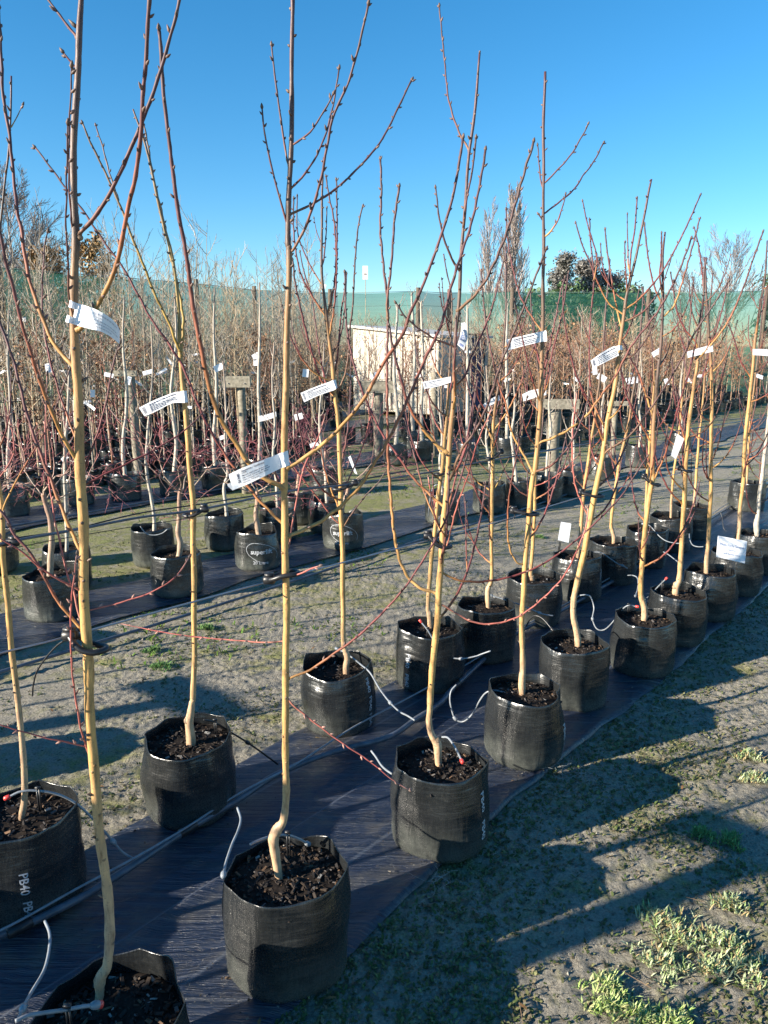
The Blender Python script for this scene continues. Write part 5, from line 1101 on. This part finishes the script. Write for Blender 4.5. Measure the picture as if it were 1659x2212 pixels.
# ------------------------------------------------------------------ plant tags and signs
def surf(top,bot,Yt,n=10):
    """ruled strip between two photo edges"""
    t,_=resample([P(x,y,Yt+dy) for x,y,dy in top],[1]*len(top),max(2,n//(len(top)-1))) if len(top)>2 else (np.array([P(*a[:2],Yt+a[2])*(1-f)+0 for a,f in ()] or [P(top[0][0],top[0][1],Yt+top[0][2])*(1-i/n)+P(top[1][0],top[1][1],Yt+top[1][2])*i/n for i in range(n+1)]),0)
    b,_=resample([P(x,y,Yt+dy) for x,y,dy in bot],[1]*len(bot),max(2,n//(len(bot)-1))) if len(bot)>2 else (np.array([P(bot[0][0],bot[0][1],Yt+bot[0][2])*(1-i/n)+P(bot[1][0],bot[1][1],Yt+bot[1][2])*i/n for i in range(n+1)]),0)
    return t,b
def tag(label,top,bot,Y,ink=0,texts=(),flap=None,text0=.0,text1=.78,rows=5,flip=False,cat='plant tag',name='plant_tag',inkm=None,bar=True,extra=None,seed=1):
    t,b=surf(top,bot,Y); n=len(t); m=5; V=[]
    for i in range(n):
        for k in range(m):
            f=k/(m-1); V.append(t[i]*(1-f)+b[i]*f)
    V=np.array(V); c=V.mean(0); root=thing(name,label,cat,loc=tuple(c)); nrm=np.cross(t[-1]-t[0],b[n//2]-t[n//2]); nrm/=np.linalg.norm(nrm)
    if nrm[1]>0: nrm=-nrm
    def sheet(V,nn,nm):
        F=[(i*m+k,i*m+k+1,(i+1)*m+k+1,(i+1)*m+k) for i in range(nn-1) for k in range(m-1)]
        N_=len(V); V2=np.vstack([V,V-nrm*.0005]); F2=F+[tuple(reversed([q+N_ for q in f])) for f in F]
        ring=[i*m for i in range(nn)]+[ (nn-1)*m+k for k in range(1,m)]+[i*m+m-1 for i in range(nn-2,-1,-1)]+[k for k in range(m-2,0,-1)]
        F2+=[(ring[i],ring[(i+1)%len(ring)],ring[(i+1)%len(ring)]+N_,ring[i]+N_) for i in range(len(ring))]
        mb=MB(); mb.add(V2,F2,(1,1,1)); link(nm,mb.mesh(nm,PAPER,origin=c,smooth=False),root)
    sheet(V,n,'label_strip')
    for ft,fb in (flap or []):
        ff=[P(x,y,Y+dy) for x,y,dy in ft]; gg=[P(x,y,Y+dy) for x,y,dy in fb]; VV=[]
        for i in range(len(ff)):
            for k in range(m): f=k/(m-1); VV.append(ff[i]*(1-f)+gg[i]*f)
        sheet(np.array(VV),len(ff),'folded_end')
    def at(u,v):   # u along 0..1, v down 0..1
        i=min(int(u*(n-1)),n-2); f=u*(n-1)-i; a=t[i]*(1-f)+t[i+1]*f; bb=b[i]*(1-f)+b[i+1]*f; return a*(1-v)+bb*v+nrm*.0011
    if ink:
        rn=random.Random(seed); mb=MB()
        for r_ in range(rows):
            v=.20+.62*r_/max(1,rows-1); u=text0+ (0 if r_ else .0); lim=text1-(.25*rn.random() if r_ in(0,rows-1) else .05*rn.random())
            if r_==1: lim=text0+.16
            while u<lim:
                w_=.02+.05*rn.random(); hgt=.028 if r_ else .042
                mb.add([at(u,v-hgt),at(u+w_,v-hgt),at(u+w_,v+hgt),at(u,v+hgt)],[(0,1,2,3)],(1,1,1)); u+=w_+.014
        link('print',mb.mesh('print',inkm or INK,origin=c,smooth=False),root)
        if bar:
            mb=MB(); v=.14
            while v<.80:
                w_=.006+.016*rn.random(); mb.add([at(.035,v),at(.105,v),at(.105,v+w_),at(.035,v+w_)],[(0,1,2,3)],(1,1,1)); v+=w_+.008+.014*rn.random()
            link('barcode',mb.mesh('barcode',inkm or INK,origin=c,smooth=False),root)
    for (s,u,v,size,rot,bold) in texts:
        tv,tf=text_mesh(s,bold); L=np.linalg.norm(at(1,.5)-at(0,.5)); Hh=np.linalg.norm(at(.5,1)-at(.5,0)); out=[]; off=tv[:,0].min()
        for x,y in tv:
            if rot: uu=u+y*size/L; vv=v+(x-off)*size/Hh
            else: uu=u+(x-off)*size/L; vv=v-y*size/Hh
            out.append(at(min(max(uu,0),1),vv))
        mb=MB(); mb.add(out,tf,(1,1,1)); link('print',mb.mesh('print',INK,origin=c,smooth=False),root)
    return root
y2=FY['B2']-.03
tag('white price tag reading Nectarine and $84.95 looped on the central amber trunk',[(494,1025,-.02),(530,1008,-.025),(570,993,-.02),(602,980,0)],[(503,1059,-.02),(537,1045,-.025),(573,1028,-.02),(608,1011,0)],y2,ink=0,
    texts=[('Nectarine : Goldmine',.24,.16,.0062,0,.02),('11578',.24,.28,.0052,0,.02),('Medium sized white fleshed fruit',.24,.42,.0048,0,.01),('that is juicy and sweet. Mid season.',.24,.55,.0048,0,.01),('Heavy cropper, attractive showy',.24,.68,.0048,0,.01),('blossoms. Self fertile.',.24,.81,.0048,0,.01),('$84.95',.165,.18,.0085,1,.03)],flap=[([(602,980,0),(612,977,-.012),(622,973,-.004)],[(608,1011,0),(617,1008,-.012),(626,1005,-.004)])])
# barcode of that tag
tag('white back sheet of the nectarine tag showing below its left end',[(491,1046,.0),(500,1042,.0)],[(492,1050,.0),(503,1060,.0)],y2+.004)
y1=FY['B1']-.03
tag('crumpled white tag with slit loop blown right from the nearest amber trunk',[(163,654,0),(180,659,-.01),(202,666,-.02),(222,676,-.02),(238,686,-.01),(252,700,.0),(259,714,.02)],[(157,700,0),(178,706,-.01),(201,712,-.02),(217,716,-.02),(232,723,-.01),(245,732,.0),(258,743,.02)],y1,ink=1,inkm=mat_plain('faint_ink',(.5,.5,.55),.6),text0=.35,text1=.9,bar=False,
    flap=[([(151,648,.0),(157,651,-.008),(164,654,0)],[(148,663,.0),(154,665,-.008),(162,669,0)]),([(145,680,.0),(152,683,-.008),(159,686,0)],[(141,695,.0),(150,698,-.008),(157,700,0)])])
ya=FY['A2']-.03
tag('white printed tag pointing left from the trunk with olive branches',[(300,881,0),(325,868,0),(348,858,0),(376,847.5,0),(389,846,0)],[(312,899,0),(332,891,0),(348,883,0),(372,871,0),(392,870,0)],ya,ink=1,text0=.20,text1=.86,rows=6,flap=[([(389,846,0),(397,844,-.008),(403,844.4,.01)],[(392,870,0),(399,870,-.008),(406,869,.01)])],seed=3)
tag('white printed tag on the tree with fan of maroon shoots',[(649,849,0),(680,836,0),(713,824,0)],[(657,869,0),(687,855,0),(721,843,0)],FY['A3']-.03,ink=1,text0=.2,text1=.9,rows=5,seed=4,flap=[([(713,824,0),(719,821,-.006),(725,820,0)],[(721,843,0),(726,840,-.006),(729,837,0)])])
tag('long white printed tag on the straight spire-topped tree',[(1093,734,0),(1130,725,0),(1167.6,716.3,0)],[(1098,756.6,0),(1133,747,0),(1168.4,738.6,0)],FY['B4']-.03,ink=1,text0=.2,text1=.93,rows=5,seed=5,flap=[([(1167.6,716.3,0),(1174,715,.006),(1180,714,0)],[(1168.4,738.6,0),(1175,738,.006),(1181.7,737,0)])])
tag('blue printed tag hanging twisted from a maroon shoot near the cabinet',[(988,745,0),(994,722,0),(997,705,0),(996,698,0)],[(1002,757,0),(1010,730,0),(1008,712,0),(1005,696,0)],FY['B3']+.05,ink=1,inkm=BLUEINK,text0=.18,text1=.6,rows=5,seed=6)
tag('white printed tag on the leaning tree, hanging down to the left',[(1276,779,0),(1298,763,0),(1323,749,0),(1331,748,0)],[(1281,795,0),(1303,785,0),(1330,771,0),(1337,768,0)],FY['B5']-.03,ink=1,text0=.2,text1=.85,rows=5,seed=7,flap=[([(1331,748,0),(1338,746,-.008),(1344,746,0)],[(1333,757,0),(1339,756,-.008),(1345,756,0)])])
tag('white printed tag between the hooked branch and the second stem, level and faint',[(913,825,0),(945,819,0),(974,813,0)],[(916,840,0),(945,835,0),(974,826,0)],FY['B3']-.02,ink=1,text0=.2,text1=.7,rows=4,seed=8)
tag('white tag on the tree with the graft knob, curling downward at left',[(1484,760,0),(1510,752,0),(1539,744,0)],[(1486,773,0),(1514,766,0),(1541,759,0)],FY['B7']-.02,ink=0)
tag('blank white tag at the right edge',[(1626,754,0),(1645,754,0),(1672,756,0)],[(1626,767,0),(1645,768,0),(1672,770,0)],FY['B9']-.02)
tag('white tag hanging steeply beside the seventh trunk at wire height',[(1463,937,0),(1478,948,0)],[(1449,984,0),(1460,992,0)],FY['B7']+.02)
tag('pale blue tag in shade right of the sixth trunk',[(1407,762,0),(1428,749,0)],[(1412,772,0),(1429,758,0)],FY['B6'],ink=1,inkm=BLUEINK,text0=.3,text1=.9,rows=3,bar=False)
tag('crumpled white tag on the hidden sixth tree of the rear line',[(1128,852,0),(1148,843,0),(1180,838,0)],[(1131,867,0),(1150,861,0),(1180,853,0)],FY['A6'],ink=1,inkm=mat_plain('faint_ink',(.45,.45,.5),.6),text0=.3,text1=.8,rows=3,bar=False)
tag('small bent white tag on the dogleg tree',[(1041,876,0),(1060,862,0),(1078,853,0)],[(1048,880,0),(1066,873,0),(1080,864,0)],FY['A5'])
tag('short white tag crossing a pale stem left of the central trunk',[(558,899,0),(577,895,0),(596,889,0)],[(560,911,0),(578,907,0),(597,900,0)],6.6)
tag('narrow white tag hanging down right of the slim maroon-shoot tree',[(752,988,0),(757,984,0)],[(766,1022,0),(772,1025,0)],FY['A3']+.3)
bgt=[(235,810,20,9,-12,8.0,'on a whip left of the blue tag'),(278,822,9,18,-15,8.6,'bright blue and narrow, beside a T post'),(105,795,14,20,10,9.0,'pale blue, left of the nearest trunk'),(320,804,24,9,15,8.8,'right of the blue tag beside a post'),(472,794,20,14,25,8.5,'square one beside the curving maroon branch'),(553,770,15,14,30,9.5,'folded one left of the central trunk'),(552,783,9,14,0,9.5,'small one under the folded tag'),(660,806,13,17,-5,9.5,'square one right of the central trunk'),(645,900,18,13,15,7.0,'crumpled one among dark red twigs'),(680,960,22,9,18,6.0,'low long one among dark red twigs'),(480,945,14,9,20,6.3,'small one on a pale stem among pink twigs'),(1300,816,20,13,-30,9,'shaded one behind the leaning tree'),(1285,800,10,18,5,9,'upright one behind the leaning tree'),(1245,820,16,6,-40,9,'thin one left of the leaning tree'),(1490,822,20,8,-25,8.5,'slanting one left of the knobbed tree'),(1640,813,18,8,-20,8,'bright torn one near the right edge'),(1440,825,9,14,20,9,'small one behind the sixth tree'),(1365,822,26,14,10,9,'shaded grey one behind the sixth tree'),(1515,812,20,6,0,9,'thin one beside the seventh trunk'),(50,690,12,10,0,12,'far one at the left behind the olive net'),(700,620,7,12,-20,11,'tiny one right of the fan of maroon shoots'),(905,810,12,9,0,11,'tiny one in front of the shed'),(200,850,10,16,0,8,'upright one behind the nearest trunk'),(140,990,16,9,40,5.6,'small one near the nearest trunk, low'),(410,880,9,6,0,8,'speck-like one below the olive tree tag'),(1010,760,12,5,0,12,'tiny one in front of the cabinet'),(965,835,10,6,0,11,'tiny one below the short round post')]
for i,(x,y,wd_,ht_,an,Y,lb) in enumerate(bgt):
    c_,s_=math.cos(R(-an)),math.sin(R(-an)); q=[(x+(a*wd_*c_-b*ht_*s_)/2,y+(a*wd_*s_+b*ht_*c_)/2,0) for a,b in((-1,-1),(1,-1),(-1,1),(1,1))]
    tag('small white tag in the rear rows: '+lb,[q[0],q[1]],[q[2],q[3]],Y,ink=1 if 'blue' in lb else 0,inkm=BLUEINK,text0=.2,text1=.8,rows=3,bar=False,seed=i)
# signs on stakes
def sign(label,tl,tr,bl,br,Y,stk,texts,rows):
    q=[P(x,y,Y) for x,y in(tl,tr,bl,br)]; q[2][1]-=.03; q[3][1]-=.03
    c=sum(q)/4; root=thing('stake_sign',label,'sign',loc=tuple(c)); u=q[1]-q[0]; v=q[2]-q[0]; nrm=np.cross(v,u); nrm/=np.linalg.norm(nrm)
    if nrm[1]>0: nrm=-nrm
    mb=MB(); VV=[q[0],q[1],q[3],q[2]]; mb.add([p-nrm*.002 for p in VV]+VV,[(4,5,6,7),(3,2,1,0),(0,1,5,4),(1,2,6,5),(2,3,7,6),(3,0,4,7)],(1,1,1)); link('panel',mb.mesh('panel',PAPER,origin=c,smooth=False),root)
    a=P(*stk[0],Y+.004); b=P(*stk[1],Y+.02); mb=MB()
    for dx in(-.004,.004): tube(mb,[a+(dx,0,.02),b+(dx,0,0)],[.0028,.0028],6,(1,1,1))
    link('stake',mb.mesh('stake',RUBBER,origin=c),root)
    mb=MB()
    if rows:
        for f0,f1,g0,g1 in((.04,.96,.05,.062),(.04,.96,.938,.95)): mb.add([q[0]+u*x+v*y+nrm*.001 for x,y in((f0,g0),(f1,g0),(f1,g1),(f0,g1))],[(0,1,2,3)],(1,1,1))
        for f0,f1,g0,g1 in((.04,.048,.062,.938),(.952,.96,.062,.938)): mb.add([q[0]+u*x+v*y+nrm*.001 for x,y in((f0,g0),(f1,g0),(f1,g1),(f0,g1))],[(0,1,2,3)],(1,1,1))
        link('border',mb.mesh('border',mat_plain('pale_ink',(.35,.45,.62),.6),origin=c,smooth=False),root)
    for s,fx,fy,size in texts:
        tv,tf=text_mesh(s,.01); Lu=np.linalg.norm(u); Lv=np.linalg.norm(v); mb=MB(); mb.add([q[0]+u*(fx+x*size/Lu)+v*(fy-y*size/Lv)+nrm*.0012 for x,y in tv],tf,(1,1,1)); link('print',mb.mesh('print',mat_plain('pale_ink',(.35,.40,.55),.6),origin=c,smooth=False),root)
sign('big white sign with faint plum lettering standing on a stake in the eighth front bag',(1551,1157),(1614,1169),(1543,1200),(1604,1214),FY['B8']-.05,((1570,1212),(1564,1243)),[('Plum Early Season',.5,.36,.022),('variety',.5,.56,.018),('self fertile tree',.5,.76,.018)],1)
sign('small blank white label on a clear stake in the seventh bag of the rear line',(1212,1127),(1234,1131),(1203,1164),(1226,1170),FY['A7']-.04,((1212,1164),(1206,1196)),[],0)
# card on tall cane against the sky
Y=14.0; a=P(789,602,Y); root=thing('marker_cane','white card at the top of a tall cane rising above the fence line','marker',loc=(a[0],Y,0)); mb=MB(); tube(mb,[(0,.012,0),(.005,.012,a[2]+.15)],[.009,.006],7,(.34,.29,.2)); link('cane',mb.mesh('cane',TWIG),root)
w_=11*px2m(Y); mb=MB(); boxm(mb,(0,0,P(789,589,Y)[2]),w_,.006,27*px2m(Y),(1,1,1)); link('card',mb.mesh('card',PAPER,smooth=False),root)
mb=MB(); boxm(mb,(0,-.005,P(789,592,Y)[2]),w_*.5,.003,.02,(.2,.15,.1)); link('card_tie',mb.mesh('card_tie',TWIG,smooth=False),root)

# wires and hoses of the second rows, and the many small tags hanging there
def rowline(label,n,s0,s1,z,r,mat,cat='wire',name='support_wire',sag=.02,k=5):
    S=np.linspace(s0,s1,40); pts=[SN(s,n+.015*math.sin(s*1.7),z+sag*math.sin(s*2.2+n)) for s in S]
    mb=MB(); tube(mb,pts,[r]*len(pts),k,(1,1,1)); thing(name,label,cat,me=mb.mesh(name,mat))
rowline('dark wire strung along the short maples of the second rows, upper of two',4.05,-3,14,.92,.0028,RUBBER)
rowline('dark wire strung along the short maples of the second rows, lower of two',4.0,-3,14,.62,.0024,RUBBER)
rowline('black irrigation hose lying along the bags of the second rows',3.86,-3,14,.03,.010,PIPE,'pipe','irrigation_pipe',sag=.0,k=8)
rowline('dark wire along the white barked trees of the next strip, upper of two',ND-.1,-4,24,1.15,.003,RUBBER)
rowline('dark wire along the white barked trees of the next strip, lower of two',ND-.15,-4,24,.72,.003,RUBBER)
rowline('black hose lying along the bags of the next strip behind the maples',ND-.42,-4,24,.03,.011,PIPE,'pipe','irrigation_pipe',sag=.0,k=8)
for i_,n_ in enumerate((ND+1.3,ND+3.2,ND+5.2,ND+7.5)):
    rowline('dark training wire across the crowded rear rows, number %s from the front'%['one','two','three','four'][i_],n_,-6,28,1.1+.08*i_,.0035,RUBBER)
rt=np.random.RandomState(44); done=0
bt=[o for o in C.objects if o.name.startswith('bare_tree') and o.parent is None and 'label' in o and o.get('kind')!='stuff']
for o in bt:
    if rt.rand()>.20 or not(5<o.location[1]<19): continue
    z=.85+.7*rt.rand(); a=rt.rand()*6.28; an=rt.randn()*.35; L=.10+.06*rt.rand(); w2=.032
    u=np.array((math.cos(a)*math.cos(an),math.sin(a)*math.cos(an)*.6,math.sin(an))); u/=np.linalg.norm(u); v=np.cross(u,(0,-1,.1)); v/=np.linalg.norm(v); p=np.array(o.location)+(0,-.03,z)
    nn=np.cross(u,v); V=[]
    for j in range(6):
        q=p+u*L*(j/5-.2)+nn*.016*math.sin(j*.9+a)
        V+= [q-v*w2/2,q+v*w2/2]
    mb=MB(); V2=V+[x+nn*.0006 for x in V]; F=[(2*j,2*j+2,2*j+3,2*j+1) for j in range(5)]; F+=[tuple(reversed([k+12 for k in f])) for f in F]; mb.add(np.array(V2)-p,F,(1,1,1))
    thing('plant_tag','small curled white tag hanging on a stem in the crowded rear rows','plant tag',loc=tuple(p),group='small white tags in the crowded rear rows',me=mb.mesh('plant_tag',PAPER,smooth=False)); done+=1
print('tags',done)
